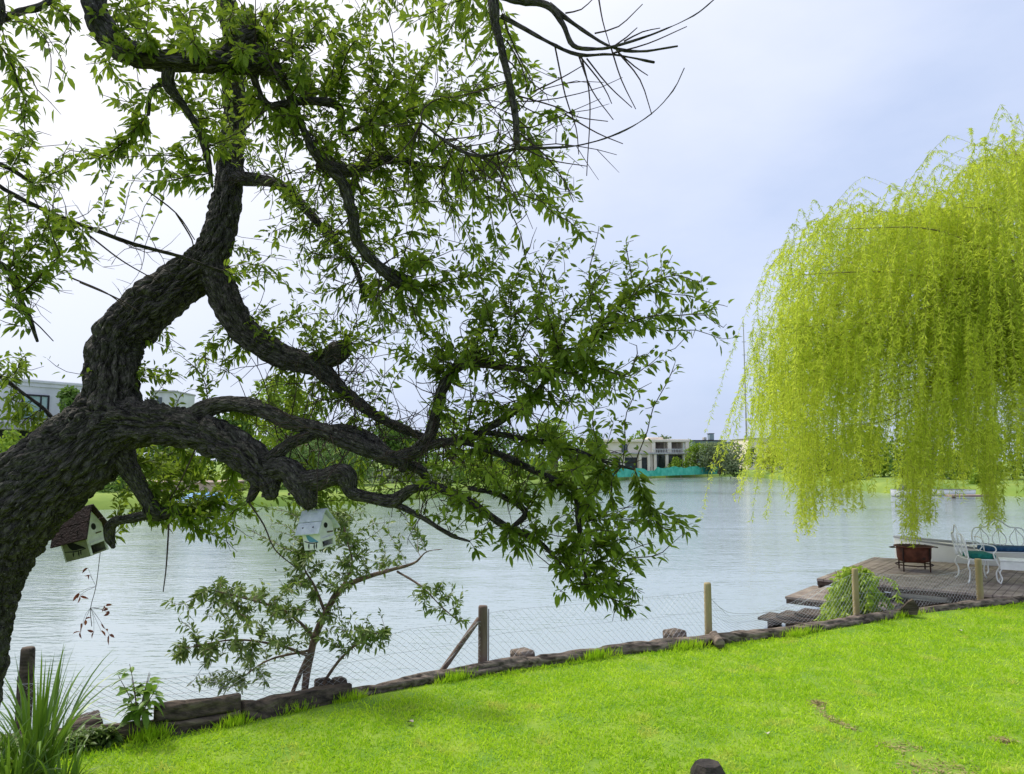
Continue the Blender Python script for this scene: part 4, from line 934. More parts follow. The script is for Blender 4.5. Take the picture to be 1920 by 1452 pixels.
def far_left_details():
    s = lambda px, Y: (px - CX) / F * Y
    # terrace
    a = at_px(250, 50, .02); m = MB(); m.box((0, 0, 0), (6.2, 3, .72), bev=.05); m.box((-.1, -.2, .722), (6.3, 3, .82)); o = m.build('terrace', M['terrace']); o.location = a
    setp(o, 'pink paved terrace on the far bank below the low limb', 'terrace')
    # hedge with wire fence
    Y = 64; x0, x1 = s(668, Y), s(850, Y)
    n = 2600; B = np.c_[rng.uniform(x0, x1, n), Y + rng.uniform(0, 1.0, n), .35 + rng.uniform(0, 1.0, n) ** .7 * .95]
    V, f = quads(B, rdir(n), rdir(n), .22, .13)
    setp(np_mesh('hedge', V, f, M['far_leaf_c']), 'clipped grey green hedge behind the far lawn', 'hedge')
    fe = empty('wire_fence', (x0, Y - 1.2, .3), label='low wire fence with pale posts in front of the clipped hedge', cat='fence')
    for k in range(11):
        x = (x1 - x0) * k / 10; m = MB(); m.tube(np.array([[x, 0, -.2, .035], [x, 0, 1.2, .03]]), 6); m.build('post', M['concrete'], fe)
    m = MB()
    for z in (.3, .7, 1.1): m.tube(np.array([[0, -.04, z, .01], [x1 - x0, -.04, z, .01]]), 4)
    m.build('wire', M['wire'], fe)
    # pier
    p0 = G(432, 950, ZW); p1 = G(668, 941, ZW)
    u = nrm(p1 - p0); L = np.linalg.norm(p1 - p0)
    r = empty('pier', p0, (0, 0, math.atan2(u[1], u[0])), 'weathered low wooden pier along the far bank', 'pier')
    m = MB()
    for k in range(5): m.box((0, -.55 + k * .5, .42), (L, -.08 + k * .5, .48))
    m.build('decking', M['pier'], r)
    m = MB(); m.box((0, -.62, .18), (L, -.56, .44)); m.box((0, -.62, -.1), (L, -.56, .1)); m.build('fascia', M['pier'], r)
    for k in range(6):
        q = MB(); q.tube(np.array([[L * k / 5, -.7, -1, .09], [L * k / 5, -.7, .75, .08]]), 8); q.build('pile', M['deck_dark'], r)
    return
far_left_details()
def hull_mesh(L, W, H, bow=.35, n=14, flat=.75):
    """open-ended loft: hull from stern (x=0) to bow (x=L)"""
    sec = []
    for i in range(n + 1):
        t = i / n; w = W / 2 * (1 if t < 1 - bow else math.cos((t - (1 - bow)) / bow * math.pi / 2) ** .8 + .02); sh = H * (1 + .25 * max(0, t - .5) ** 2 * 2)
        k = .15 * H * max(0, (t - .75) / .25) ** 2
        sec.append([[t * L, -w, sh], [t * L, -w * .97, sh * .55], [t * L, -w * flat, k + .02], [t * L, 0, k - .04], [t * L, w * flat, k + .02], [t * L, w * .97, sh * .55], [t * L, w, sh]])
    V = np.array(sec).reshape(-1, 3); k = 7
    q = [[i * k + j, (i + 1) * k + j, (i + 1) * k + j + 1, i * k + j + 1] for i in range(n) for j in range(6)]
    q2 = [list(range(7))]
    deck = []
    dv = np.array([[s_[0][0], s_[0][1] * .96, s_[0][2] - .04] for s_ in sec] + [[s_[6][0], s_[6][1] * .96, s_[6][2] - .04] for s_ in sec])
    dq = [[i, i + 1, n + 2 + i, n + 1 + i] for i in range(n)]
    rim = [np.array(s_[0]) for s_ in sec] + [np.array(s_[6]) for s_ in sec[::-1]]
    return V, [q, q2], dv, [dq], rim
def boat(name, loc, rz, L, W, H, label, extra=None, cover=None):
    r = empty(name, loc, (0, 0, rz), label, 'boat')
    V, f, dv, df, rim = hull_mesh(L, W, H)
    MB().add(V, f).build('hull', M['hull'], r, True)
    MB().add(dv, df).build('deck', M[cover or 'hull'], r, False)
    m = MB(); m.tube(np.array([[*p, .025] for p in rim]), 6); m.build('gunwale', M['hull_trim'], r, True)
    if extra == 'screen':
        m = MB(); m.prism([(L * .45, H), (L * .62, H), (L * .5, H + .5), (L * .44, H + .5)], -W * .33, W * .33); m.build('windscreen', M['glass_dark'], r)
        m = MB(); m.box((-.15, -.2, H * .4), (.0, .2, H + .35), bev=.05); m.build('motor', M['frame'], r)
    if extra == 'cover':
        V = []; n = 16
        for i in range(n + 1):
            t = i / n; hh = H + .05 + .42 * math.sin(math.pi * min(1, t * 1.1 + .02)) ** .6; w = W * .47 * (1 if t < .6 else max(.05, math.cos((t - .6) / .4 * 1.5)))
            V += [[t * L, -w, H + .01], [t * L, -w * .5, hh - .06], [t * L, 0, hh + .03 * math.sin(i * 2)], [t * L, w * .5, hh - .06], [t * L, w, H + .01]]
        q = [[i * 5 + j, i * 5 + 5 + j, i * 5 + 6 + j, i * 5 + 1 + j] for i in range(n) for j in range(4)]
        MB().add(V, [q]).build('cover', M['boat_blue'], r, True)
    return r
p = G(440, 957, ZW); boat('boat', p, math.radians(185), 3.6, 1.5, .55, 'small white boat under a bright blue cover by the pier', 'cover')
p = G(1720, 931, ZW); boat('boat', (p[0], p[1], ZW), math.radians(176), 2.0, 1.2, .5, 'white motor boat across the water seen between willow strands', 'screen')
p = G(1820, 929, ZW); boat('boat', (p[0], p[1], ZW), math.radians(182), 3.4, 1.4, .45, 'small dark decked boat at the far bank right of the motor boat', None, 'frame')
# small pale jetty at the right bank
m = MB(); a = G(1785, 935, ZW); m.box((0, 0, .1), (3.4, 1.0, .25), bev=.02); m.box((.2, .2, -.6), (.4, .4, .1)); m.box((3, .2, -.6), (3.2, .4, .1)); o = m.build('jetty', M['pier']); o.location = a
setp(o, 'short pale jetty at the far bank beside the small dark boat', 'jetty')

# ================================================================== LOG EDGING, STUMPS
def along(x0, x1, zoff, r, name, m, label, group, sq=False, yoff=.08, seed=1):
    n = max(4, int((x1 - x0) / .12)); xs = np.linspace(x0, x1, n)
    c = np.c_[xs, logY(xs) + yoff, np.full(n, zoff) + (fbm(np.c_[xs * 2, 0 * xs, 0 * xs], 2, seed) - .5) * r * .25]
    rr = r * (1 + (fbm(np.c_[xs * 1.3, 0 * xs, 0 * xs + 5], 2, seed + 3) - .5) * .28)
    def disp(R, a, s):
        p = np.stack([np.cos(a) * R / .03, np.sin(a) * R / .03, s / .30], -1); k = fbm(p, 3, seed) - .5; k = k - .5 * np.clip(.12 - np.abs(vnoise(p * .8, seed + 2) - .5), 0, 1) / .12
        lo = fbm(np.stack([np.cos(a) * 1.2, np.sin(a) * 1.2, s * 2.0], -1), 2, seed + 7) - .5
        base = 0
        if sq: base = R * (np.minimum(1 / np.maximum(np.abs(np.cos(a + .1)), .01), 1 / np.maximum(np.abs(np.sin(a + .1)), .01)) * .92 - 1)
        return base + R * (k * .55 + lo * .22)
    V, f = tube(np.c_[c, rr], 28, .03, True, disp)
    o = np_mesh(name, V - c[0], f, m); o.location = c[0]
    return setp(o, label, 'log', group)
GX = lambda px, py: G(px, py)[0]
EG = 'logs laid along the lawn edge'
along(-7, GX(125, 1400), .03, .085, 'log', M['log_dark'], 'dark log hidden behind the strap leaved plants', EG, seed=2)
along(GX(120, 1400), GX(278, 1387), .05, .075, 'log', M['log_dark'], 'low crumbling log left of the stacked sleepers', EG, seed=4)
along(GX(276, 1387), GX(442, 1362), .04, .08, 'sleeper', M['log_dark'], 'lower dark sleeper of the stacked pair', EG, sq=True, seed=6)
along(GX(274, 1387), GX(440, 1362), .165, .072, 'sleeper', M['log_dark'], 'upper dark sleeper of the stacked pair', EG, sq=True, seed=8, yoff=.11)
along(GX(446, 1362), GX(648, 1322), .08, .088, 'sleeper', M['log_dark'], 'thick squared brown sleeper in front of the bank shrub', EG, sq=True, seed=10)
along(GX(650, 1322), GX(985, 1254), .045, .066, 'log', M['log'], 'rough brown log below the braced fence post', EG, seed=12)
along(GX(985, 1254), GX(1340, 1212), .045, .068, 'log', M['log'], 'rough bark covered log running to the pale fence post', EG, seed=14)
along(GX(1348, 1211), GX(1695, 1160), .04, .070, 'log', M['log'], 'long reddish log below the green vine shrub', EG, seed=16)
along(GX(1690, 1160), GX(2050, 1118), .03, .064, 'log', M['log'], 'log ending by the dock at the right edge', EG, seed=18)
along(GX(2055, 1118), LOGL[-1, 0] - .3, .07, .10, 'log', M['log'], 'log past the right frame edge', EG, seed=19)
def stump(px, py, wpx, hpx, m, label, yo=.3, square=False, tilt=0, g='stub piles behind the logs'):
    b = G(px, py); Y = b[1] + yo; s = Y / F; r = wpx * s / 2
    top = P(px, py - hpx, Y)[2]
    def disp(R, a, s_):
        base = R * (np.minimum(1 / np.maximum(np.abs(np.cos(a)), .01), 1 / np.maximum(np.abs(np.sin(a)), .01)) * .9 - 1) if square else 0
        return base + R * (fbm(np.stack([np.cos(a) * 3, np.sin(a) * 3, s_ * 6], -1), 3, int(px)) - .5) * .3
    x = P(px, py, Y)[0]
    V, f = tube(np.array([[0, 0, -.7, r], [0, 0, top - .03, r], [0, 0, top - .01, r * .9], [0, 0, top, r * .55]]), 24, .06, True, disp)
    o = np_mesh('stump', V, f, m); o.location = (x, Y, 0); o.rotation_euler = (0, tilt, .6)
    setp(o, label, 'stump', g)
stump(158, 1395, 60, 52, M['log_dark'], 'dark mossy stump beside the strap leaved plants', square=True, tilt=-.12)
stump(606, 1322, 28, 50, M['log_dark'], 'left small dark stub by the bank shrub', square=True)
stump(635, 1318, 24, 48, M['log_dark'], 'right taller stub with mossy side by the bank shrub', square=True)
stump(980, 1252, 36, 35, M['log'], 'short square stump right of the braced post', square=True)
stump(1266, 1214, 33, 34, M['log'], 'short square stump left of the pale post', square=True)
# small things lying on the logs
b = G(1338, 1213); V, f = tube(np.array([[0, -.12, .06, .055], [0, .0, .07, .06], [.02, .25, .08, .055]]), 18, .03, True, lambda R, a, s: R * (fbm(np.stack([np.cos(a) * 2, np.sin(a) * 2, s * 8], -1), 2, 3) - .5) * .3)
o = np_mesh('log_offcut', V, f, M['log']); o.location = b + np.array([.05, .0, .0]); setp(o, 'short sawn log offcut showing its end beside the pale post', 'log')
b = G(1700, 1158); m = MB(); m.prism([(-.16, 0), (.10, 0), (.13, .1), (.06, .21), (.0, .17)], -.05, .06); o = m.build('wedge', M['log_dark']); o.location = b + np.array([0, -.06, .06]); o.rotation_euler = (0, 0, -.4); setp(o, 'dark slanted timber offcut leaning on the log by the dock', 'offcut')
# octagonal stake at the bottom edge
zt = .22; b = G(1327, 1431, zt); m = MB()
w = .115; oc = [(w * math.cos(k * math.pi / 4 + math.pi / 8), w * math.sin(k * math.pi / 4 + math.pi / 8)) for k in range(8)]
V = [[x, y, -.2] for x, y in oc] + [[x, y, zt - .055] for x, y in oc] + [[x * .72, y * .72, zt] for x, y in oc]
m.add(V, [[[i, (i + 1) % 8, 8 + (i + 1) % 8, 8 + i] for i in range(8)] + [[8 + i, 8 + (i + 1) % 8, 16 + (i + 1) % 8, 16 + i] for i in range(8)], [list(range(16, 24))]])
o = m.build('stake', M['stake']); o.location = (b[0], b[1], 0); setp(o, 'black weathered wooden stake with chamfered top at the lawn front', 'stake')

# ================================================================== CHAIN-LINK FENCE
def fence():
    FY = .24
    def fp(px, py, yo=FY):
        b = G(px, py); Y = b[1] + yo; return P(px, py, Y)[0], Y
    def topz(px, py, Y): return P(px, py, Y)[2]
    posts = [(42, 1400, 1214, 12, 'log_dark', .07), (905, 1266, 1136, 9, 'post', 0), (1329, 1210, 1093, 7, 'post_light', 0), (1607, 1172, 1066, 6, 'post_light', 0), (1839, 1138, 1048, 6, 'post_light', 0)]
    x0, y0 = fp(905, 1266)
    root = empty('chain_link_fence', (x0, y0, 0), label='sagging chain link fence on wooden posts along the waterside', cat='fence')
    O = np.array([x0, y0, 0]); P3 = []
    for px, py, tp, r, mm, tl in posts:
        x, y = fp(px, py); z = topz(px, tp, y); rr = r * y / F
        m = MB(); a = np.array([x, y, -.5]) - O; e = np.array([x, y, z]) - O
        V, f = tube(np.array([[*a, rr], [*((a + e) / 2), rr], [*(e - [0, 0, .015]), rr], [*e, rr * .85]]), 10, .1, True, lambda R, an, s: R * ((fbm(np.stack([np.cos(an) * 3, np.sin(an) * 3, s * 2.5], -1), 2, int(px)) - .5) * .22 + (np.minimum(1 / np.maximum(np.abs(np.cos(an)), .01), 1 / np.maximum(np.abs(np.sin(an)), .01)) * .9 - 1) * .4))
        o = np_mesh('post', V, f, M[mm], root)
        if mm == 'post_light' and px == 1329: o['label'] = 'pale square post'
        P3.append(np.array([x, y, z]))
    x, y = fp(812, 1284); b0 = np.array([x, y, topz(812, 1280, y)]); b1 = np.array([P3[1][0] - .04, P3[1][1] - .01, topz(895, 1160, P3[1][1])])
    m = MB(); m.tube(np.array([[*(b0 - [0.03, 0, .05] - O), .03], [*(b1 - O), .028]]), 8, .2); m.build('brace', M['post'], root, True)
    x, y = fp(28, 1400); m = MB(); m.tube(np.array([[x - O[0], y, -.4, .012], [x - O[0], y, topz(28, 1268, y), .012]]) - np.array([0, O[1], 0, 0]), 6); m.build('metal_rod', M['iron_dark'], root)
    x, y = fp(916, 1266); m = MB(); m.tube(np.array([[x - O[0], y - O[1], 0, .006], [x - O[0], y - O[1], topz(916, 1142, y), .006]]), 6); m.build('metal_rod', M['iron_dark'], root)
    # top heights of the mesh between posts (fraction of post height), sagging unevenly
    prof = [([0, .2, .5, .8, 1], [.62, .52, .60, .82, .80]), ([0, .3, .6, 1], [.93, .90, .88, .9]), ([0, .12, .25, .4, .7, 1], [.82, .42, .36, .42, .70, .95]), ([0, .4, .7, 1], [.95, .8, .75, .85])]
    pts_end = np.array([P3[-1][0] + 1.6, P3[-1][1] + .5, P3[-1][2]])
    seq = P3
    w = MB(); tl = MB()
    for i in range(len(seq) - 1):
        a, b = seq[i].copy(), seq[i + 1].copy(); L = np.linalg.norm((b - a)[:2]); H = .55
        ts, hs = prof[i]
        def mp_(s_, q):
            t = np.clip(s_ / L, 0, 1); x = a[0] + (b[0] - a[0]) * t
            y = np.minimum(a[1] + (b[1] - a[1]) * t, 99) ; yl = logY(x) + FY; y = yl * .6 + y * .4
            zt_ = (a[2] + (b[2] - a[2]) * t - .03); h = np.interp(t, ts, hs)
            z = .08 + (zt_ * h - .08) * q + (fbm(np.stack([x * 3, q * 2, 0 * x], -1), 2, 8) - .5) * .03
            return np.stack([x - O[0], y - O[1] + (fbm(np.stack([x * 2, q * 1.5, 0 * x + 3], -1), 2, 4) - .5) * .06, z], -1)
        g = .075
        for sgn in (1, -1):
            s0 = -H
            while s0 < L + H:
                q = np.linspace(0, 1, 9); s_ = s0 + sgn * q * H * .9
                ok = (s_ >= 0) & (s_ <= L)
                if ok.sum() >= 2:
                    c = mp_(s_[ok], q[ok]); w.tube(np.c_[c, np.full(len(c), .0013)], 3, None, False)
                s0 += g
        s_ = np.linspace(0, L, 40)
        for q, rr in ((1.0, .0018), (.52, .0014)):
            c = mp_(s_, np.full(40, q)); tl.tube(np.c_[c, np.full(40, rr)], 4, None, False)
    # a dropped slack wire right of the pale post
    a = P3[2]; c = [[a[0], a[1], topz(1332, 1115, a[1])]] + [list(P(px, py, a[1] + .15 * k)) for k, (px, py) in enumerate([(1345, 1135), (1365, 1148), (1395, 1151), (1440, 1148), (1500, 1132), (1560, 1095)])]
    tl.tube(np.c_[np.array(c) - O, np.full(len(c), .003)], 5, .1, False)
    w.build('mesh', M['wire'], root); tl.build('wire', M['wire'], root)
fence()

# ================================================================== DOCK AND ITS FURNITURE
ZD = .05
A0 = G(1532, 1085, ZD); du = nrm(np.array([.78, -.625, 0])); dv = np.array([-du[1], du[0], 0])
def dock():
    rz = math.atan2(du[1], du[0])
    r = empty('dock', A0, (0, 0, rz), 'weathered plank dock with a lower landing under the willow', 'dock')
    LU, LV = 7.0, 4.0
    m = MB(); k = 0; x = 0
    while x < LU:
        wd = .125; j = rng.uniform(-.012, .012); m.box((x, -.03 + j, -.04 + rng.uniform(-.003, .003)), (x + wd - .009, LV + j, 0 + rng.uniform(-.004, .004))); x += wd
    m.build('decking', M['deck'], r)
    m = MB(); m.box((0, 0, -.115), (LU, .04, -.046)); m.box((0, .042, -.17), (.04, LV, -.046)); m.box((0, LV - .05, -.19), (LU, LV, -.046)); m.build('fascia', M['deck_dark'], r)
    for xx in (.5, 2.1, 3.7):
        for yy in (.3, 2.0, 3.6):
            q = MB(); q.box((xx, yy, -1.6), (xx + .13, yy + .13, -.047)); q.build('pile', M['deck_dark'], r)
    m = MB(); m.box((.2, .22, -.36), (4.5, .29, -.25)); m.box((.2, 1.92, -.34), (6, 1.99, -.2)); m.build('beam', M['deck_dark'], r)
    # lower landing
    m = MB(); y = -.55
    for k in range(8): m.box((-.42, -.5 + k * .2, -.34), (1.35, -.5 + k * .2 + .19, -.3))
    m.build('lower_landing', M['deck'], r)
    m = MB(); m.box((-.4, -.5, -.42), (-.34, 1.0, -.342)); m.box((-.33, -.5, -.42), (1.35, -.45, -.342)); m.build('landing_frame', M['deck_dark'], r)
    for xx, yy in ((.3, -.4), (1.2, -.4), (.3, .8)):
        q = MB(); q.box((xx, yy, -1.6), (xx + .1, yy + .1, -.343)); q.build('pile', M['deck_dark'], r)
    # steps down towards the bank
    for k in range(3):
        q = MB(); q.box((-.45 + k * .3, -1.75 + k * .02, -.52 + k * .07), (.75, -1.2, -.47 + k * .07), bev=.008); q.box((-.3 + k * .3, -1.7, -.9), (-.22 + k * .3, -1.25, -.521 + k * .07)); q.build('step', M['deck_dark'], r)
    q = MB(); q.box((1.0, -1.0, -.4), (3.3, -.85, -.33), bev=.01); q.build('gangplank', M['deck'], r)
    for (x0, x1, z0, z1) in ((1.15, 2.05, -.245, -.12), (2.28, 3.65, -.245, -.12), (1.1, 2.05, -.62, -.38), (2.28, 4.1, -.62, -.38)):  # added white blocks: their colour imitates sky reflected in the water under the deck
        q = MB(); q.box((x0, .34, z0), (x1, 1.1, z1), bev=.025); q.build('reflection_block', M['hull'], r)
    return r
dock()
b = A0 + dv * 4.55 + du * 6.2
bo = boat('boat', (b[0], b[1], ZW + .0), math.atan2(-du[1], -du[0]), 5.9, 1.0, .96, 'white boat moored along the back edge of the plank dock')
def fire_pit():
    b = G(1715, 1070, ZD)
    r = empty('fire_pit', b, label='rusty round fire bowl on legs standing on the dock', cat='fire pit')
    n = 32; prof = [(.0, .17), (.20, .17), (.28, .19), (.305, .26), (.31, .40), (.315, .46), (.36, .468), (.36, .478), (.30, .478), (.295, .40), (.28, .27), (.0, .22)]
    V = np.array([[pr * math.cos(a), pr * math.sin(a), z] for pr, z in prof for a in np.linspace(0, 2 * math.pi, n, endpoint=False)])
    q = [[i * n + j, i * n + (j + 1) % n, (i + 1) * n + (j + 1) % n, (i + 1) * n + j] for i in range(len(prof) - 1) for j in range(n)]
    MB().add(V, [q]).build('bowl', M['rust'], r, True)
    for k in range(4):
        a = k * math.pi / 2 + .5; c, s = math.cos(a), math.sin(a)
        m = MB(); m.box((-.011, -.009, 0), (.011, .009, .45), Matrix.Translation((c * .33, s * .33, 0)) @ Matrix.Rotation(a, 4, 'Z')); m.build('leg', M['iron_dark'], r)
    t = np.linspace(0, 2 * math.pi, 33); m = MB(); m.tube(np.c_[.33 * np.cos(t), .33 * np.sin(t), 0 * t + .12, 0 * t + .012], 6, None, False); m.build('ring', M['iron_dark'], r, True)
    for s in (-1, 1):
        m = MB(); m.tube(np.array([[s * .34, -.06, .46, .010], [s * .44, -.06, .45, .010], [s * .44, .06, .45, .010], [s * .34, .06, .46, .010]]), 6, .03); m.build('handle', M['iron_dark'], r, True)
    m = MB(); t = np.linspace(0, 2 * math.pi, 25)
    for x in np.linspace(-.28, .28, 9):
        h = math.sqrt(max(.0, .31 ** 2 - x * x)); m.box((x - .005, -h, .482), (x + .005, h, .49))
    m.build('grill', M['iron_dark'], r)
fire_pit()
def scroll(m, pts, r=.011, mir=None):
    p = np.array([[*q, r] for q in pts], float); m.tube(p, 6, .02)
def iron_chair(loc, rz, W, label, cushion, n_back=3, crown=False):
    """seat faces local -Y; back at +Y"""
    r = empty('garden_chair', loc, (0, 0, rz), label, 'chair')
    D = .46; zs = .42
    m = MB(); m.box((-W / 2, -D / 2, zs - .02), (W / 2, D / 2, zs), bev=.008); m.build('seat', M['white_iron'], r)
    c = MB(); c.box((-W / 2 + .02, -D / 2 + .01, zs + .003), (W / 2 - .02, D / 2 - .05, zs + .085), bev=.035); c.build('cushion', M[cushion], r, True)
    for sx in (-1, 1):
        for sy in (-1, 1):
            x, y = sx * W / 2 * .94, sy * D / 2 * .92
            l = MB(); scroll(l, [(x, y, zs - .02), (x + sx * .03, y + sy * .035, zs - .12), (x - sx * .005, y, .2), (x - sx * .01, y + sy * .01, .07), (x + sx * .04, y + sy * .05, .012)], .013); l.build('leg', M['white_iron'], r, True)
        a = MB(); scroll(a, [(sx * W / 2, D / 2 - .02, zs + .24), (sx * (W / 2 + .02), .02, zs + .26), (sx * (W / 2 + .02), -D / 2 + .06, zs + .23), (sx * (W / 2 + .01), -D / 2 + .02, zs + .16), (sx * W / 2, -D / 2 + .06, zs + .1), (sx * W / 2, -D / 2 + .04, zs)], .011); a.build('armrest', M['white_iron'], r, True)
    y = D / 2; bk = MB()
    h = .52
    arc = [(-W / 2, y, zs), (-W / 2 * 1.04, y + .04, zs + .25), (-W / 2 * .9, y + .07, zs + .40), (-W / 2 * .45, y + .085, zs + .43), (0, y + .1, zs + h + .05), (W / 2 * .45, y + .085, zs + .43), (W / 2 * .9, y + .07, zs + .40), (W / 2 * 1.04, y + .04, zs + .25), (W / 2, y, zs)]
    scroll(bk, arc, .013)
    for k in range(n_back):
        x = (k - (n_back - 1) / 2) * W / n_back; q = W / n_back * .36
        yb = lambda z: y + .09 * (z - zs) / h
        scroll(bk, [(x, yb(zs), zs + .02), (x - q, yb(zs + .12), zs + .13), (x - q * 1.0, yb(zs + .25), zs + .25), (x - q * .3, yb(zs + .36), zs + .35), (x, yb(zs + .42), zs + .43)], .009)
        scroll(bk, [(x, yb(zs), zs + .02), (x + q, yb(zs + .12), zs + .13), (x + q * 1.0, yb(zs + .25), zs + .25), (x + q * .3, yb(zs + .36), zs + .35), (x, yb(zs + .42), zs + .43)], .009)
        scroll(bk, [(x, yb(zs), zs + .02), (x, yb(zs + .4), zs + .40)], .007)
    bk.build('backrest', M['white_iron'], r, True)
    return r
b = G(1843, 1092, ZD); iron_chair((b[0] - .02, b[1] + .12, ZD), math.radians(78), .62, 'white scrolled iron chair with teal cushion seen from its side', 'teal', 3)
b = G(1900, 1080, ZD); iron_chair((b[0] + .12, b[1] + .35, ZD), math.radians(-8), .95, 'white iron bench with crown shaped scroll back and blue cushion', 'blue_cushion', 3)
def side_table():
    b = G(1908, 1096, ZD); r = empty('garden_table', b, (0, 0, -.5), 'small white iron table with a pale apron in front of the bench', 'table')
    m = MB(); m.box((-.26, -.2, .40), (.26, .2, .43), bev=.008); m.build('tabletop', M['white_iron'], r)
    m = MB()
    for q in (((-.25, -.19, .26), (.25, -.18, .397)), ((-.25, .18, .26), (.25, .19, .397)), ((-.25, -.178, .26), (-.24, .178, .397)), ((.24, -.178, .26), (.25, .178, .397))): m.box(*q)
    m.build('apron', M['white_iron'], r)
    for sx in (-1, 1):
        for sy in (-1, 1):
            l = MB(); x, y = sx * .23, sy * .17; scroll(l, [(x, y, .26), (x + sx * .03, y, .2), (x, y, .1), (x + sx * .03, y + sy * .02, .012)], .012); l.build('leg', M['white_iron'], r, True)
side_table()

# ================================================================== PLANTS ON THE BANK
def bank_tree():
    Y0 = 7.55
    root = empty('shrub', P(566, 1320, Y0), label='twiggy small tree on the bank behind the thick sleeper', cat='shrub')
    o = np.array(root.location)
    L = MB(); SK = []
    def lim(pts, seg=12):
        p = np.array([np.r_[P(a, b, Y), r * .58 * Y / F] for a, b, r, Y in pts]); V, f = tube(p, seg, .03, True, bark_disp(.005, .02, int(rng.integers(99)))); L.add(V - o, f); SK.append(spline(p, step=.08)[:, :3])
    lim([(575, 1345, 13, 7.5), (572, 1290, 12, 7.5), (583, 1225, 12, 7.55), (598, 1175, 11, 7.6), (618, 1135, 10, 7.6), (640, 1105, 10, 7.6), (680, 1085, 8, 7.55), (730, 1070, 6, 7.5), (776, 1056, 4, 7.45), (800, 1035, 2, 7.4), (830, 1030, 1, 7.4)], 18)
    lim([(540, 1320, 6, 7.5), (560, 1270, 7, 7.5), (578, 1230, 8, 7.5)])
    lim([(592, 1310, 5, 7.5), (620, 1260, 5, 7.4), (660, 1215, 4, 7.3), (720, 1180, 3, 7.2)])
    lim([(590, 1200, 7, 7.55), (560, 1165, 5, 7.5), (520, 1140, 4, 7.4), (450, 1120, 3, 7.3), (390, 1105, 2, 7.2)])
    lim([(580, 1230, 6, 7.5), (520, 1210, 4, 7.4), (440, 1200, 3, 7.3), (350, 1215, 2, 7.2)])
    lim([(610, 1150, 6, 7.6), (590, 1100, 4, 7.6), (570, 1060, 3, 7.6), (590, 1020, 2, 7.6)])
    lim([(640, 1105, 6, 7.6), (660, 1060, 4, 7.7), (650, 1010, 3, 7.8), (640, 970, 2, 7.8)])
    lim([(745, 1072, 4, 7.5), (790, 1100, 3, 7.3), (830, 1140, 2, 7.2), (860, 1165, 2, 7.1)])
    lim([(578, 1220, 5, 7.5), (500, 1240, 3, 7.4), (430, 1290, 2, 7.3)])
    L.build('trunk', M['bark_red'], root, True)
    blobs = [(350, 1150, 50, 40, 7.2, .3, 14), (420, 1230, 100, 40, 7.2, .4, 24), (480, 1120, 110, 50, 7.3, .6, 95), (410, 1115, 60, 35, 7.2, .4, 25), (460, 1185, 100, 45, 7.3, .6, 75), (360, 1218, 55, 40, 7.2, .3, 34), (330, 1225, 25, 20, 7.2, .2, 8), (400, 1280, 60, 30, 7.2, .3, 14), (440, 1260, 80, 50, 7.3, .4, 36), (590, 1090, 80, 50, 7.6, .5, 80), (600, 1030, 90, 50, 7.7, .5, 75), (660, 990, 90, 45, 7.8, .5, 62), (690, 1050, 70, 40, 7.6, .5, 30), (660, 1180, 80, 50, 7.3, .5, 62), (700, 1200, 50, 40, 7.2, .3, 18), (560, 1170, 70, 50, 7.5, .5, 50), (830, 1130, 60, 50, 7.2, .3, 38), (530, 990, 70, 50, 7.8, .4, 30), (760, 980, 60, 50, 7.6, .4, 18), (590, 960, 90, 30, 7.9, .4, 36)]
    att = blob_points(blobs, 1.7); st = np.concatenate([s[2:] for s in SK])
    pos, par, tips = colonize(att, st, .08, 1.2, .10)
    V, f = twig_mesh(pos, par, len(st), .002, 2.4, .012); np_mesh('twigs', V - o, f, M['bark_red'], root)
    V, f = sprays(pos, par, tips, (5, 8), .062, .36, dn=-.02, petiole=.12, droop=.15); np_mesh('crown', V - o, f, M['leaf_bank'], root)
bank_tree()
def sapling(px, py, Y, h, n, L, Wf, label, m, name='seedling', spread=.3):
    b = P(px, py, Y); root = empty(name, b, label=label, cat='plant')
    s = MB(); B, D = [], []
    for k in range(6):
        a = rng.uniform(0, 6.28); e = np.array([math.cos(a) * spread * rng.uniform(.3, 1), math.sin(a) * spread * .7, h * rng.uniform(.55, 1)])
        c = spline(np.array([[0, 0, -.1, .006], [*(e * [.3, .3, .5]), .004], [*e, .002]]), step=.05); s.tube(c, 6, None, False)
        for j in range(n):
            u = rng.uniform(.4, 1); q = c[int(u * (len(c) - 1)), :3]; B.append(q); D.append(nrm(rng.normal(size=3) * [1, 1, .4] + [0, 0, .1]))
    s.build('stem', M['bark_red'], root, True)
    B, D = np.array(B), np.array(D); Ls = L * rng.uniform(.7, 1.2, len(B))
    V, f = leaves(B, D, nrm(np.array([0, 0, 1.]) + rng.normal(size=(len(B), 3)) * .4), Ls, Ls * Wf, .15, .25, .2); np_mesh('foliage', V, f, m, root)
    return root
sapling(258, 1378, 6.35, .56, 20, .115, .50, 'young broad leaved plant growing left of the stacked sleepers', M['leaf_broad'], 'young_plant', .24)
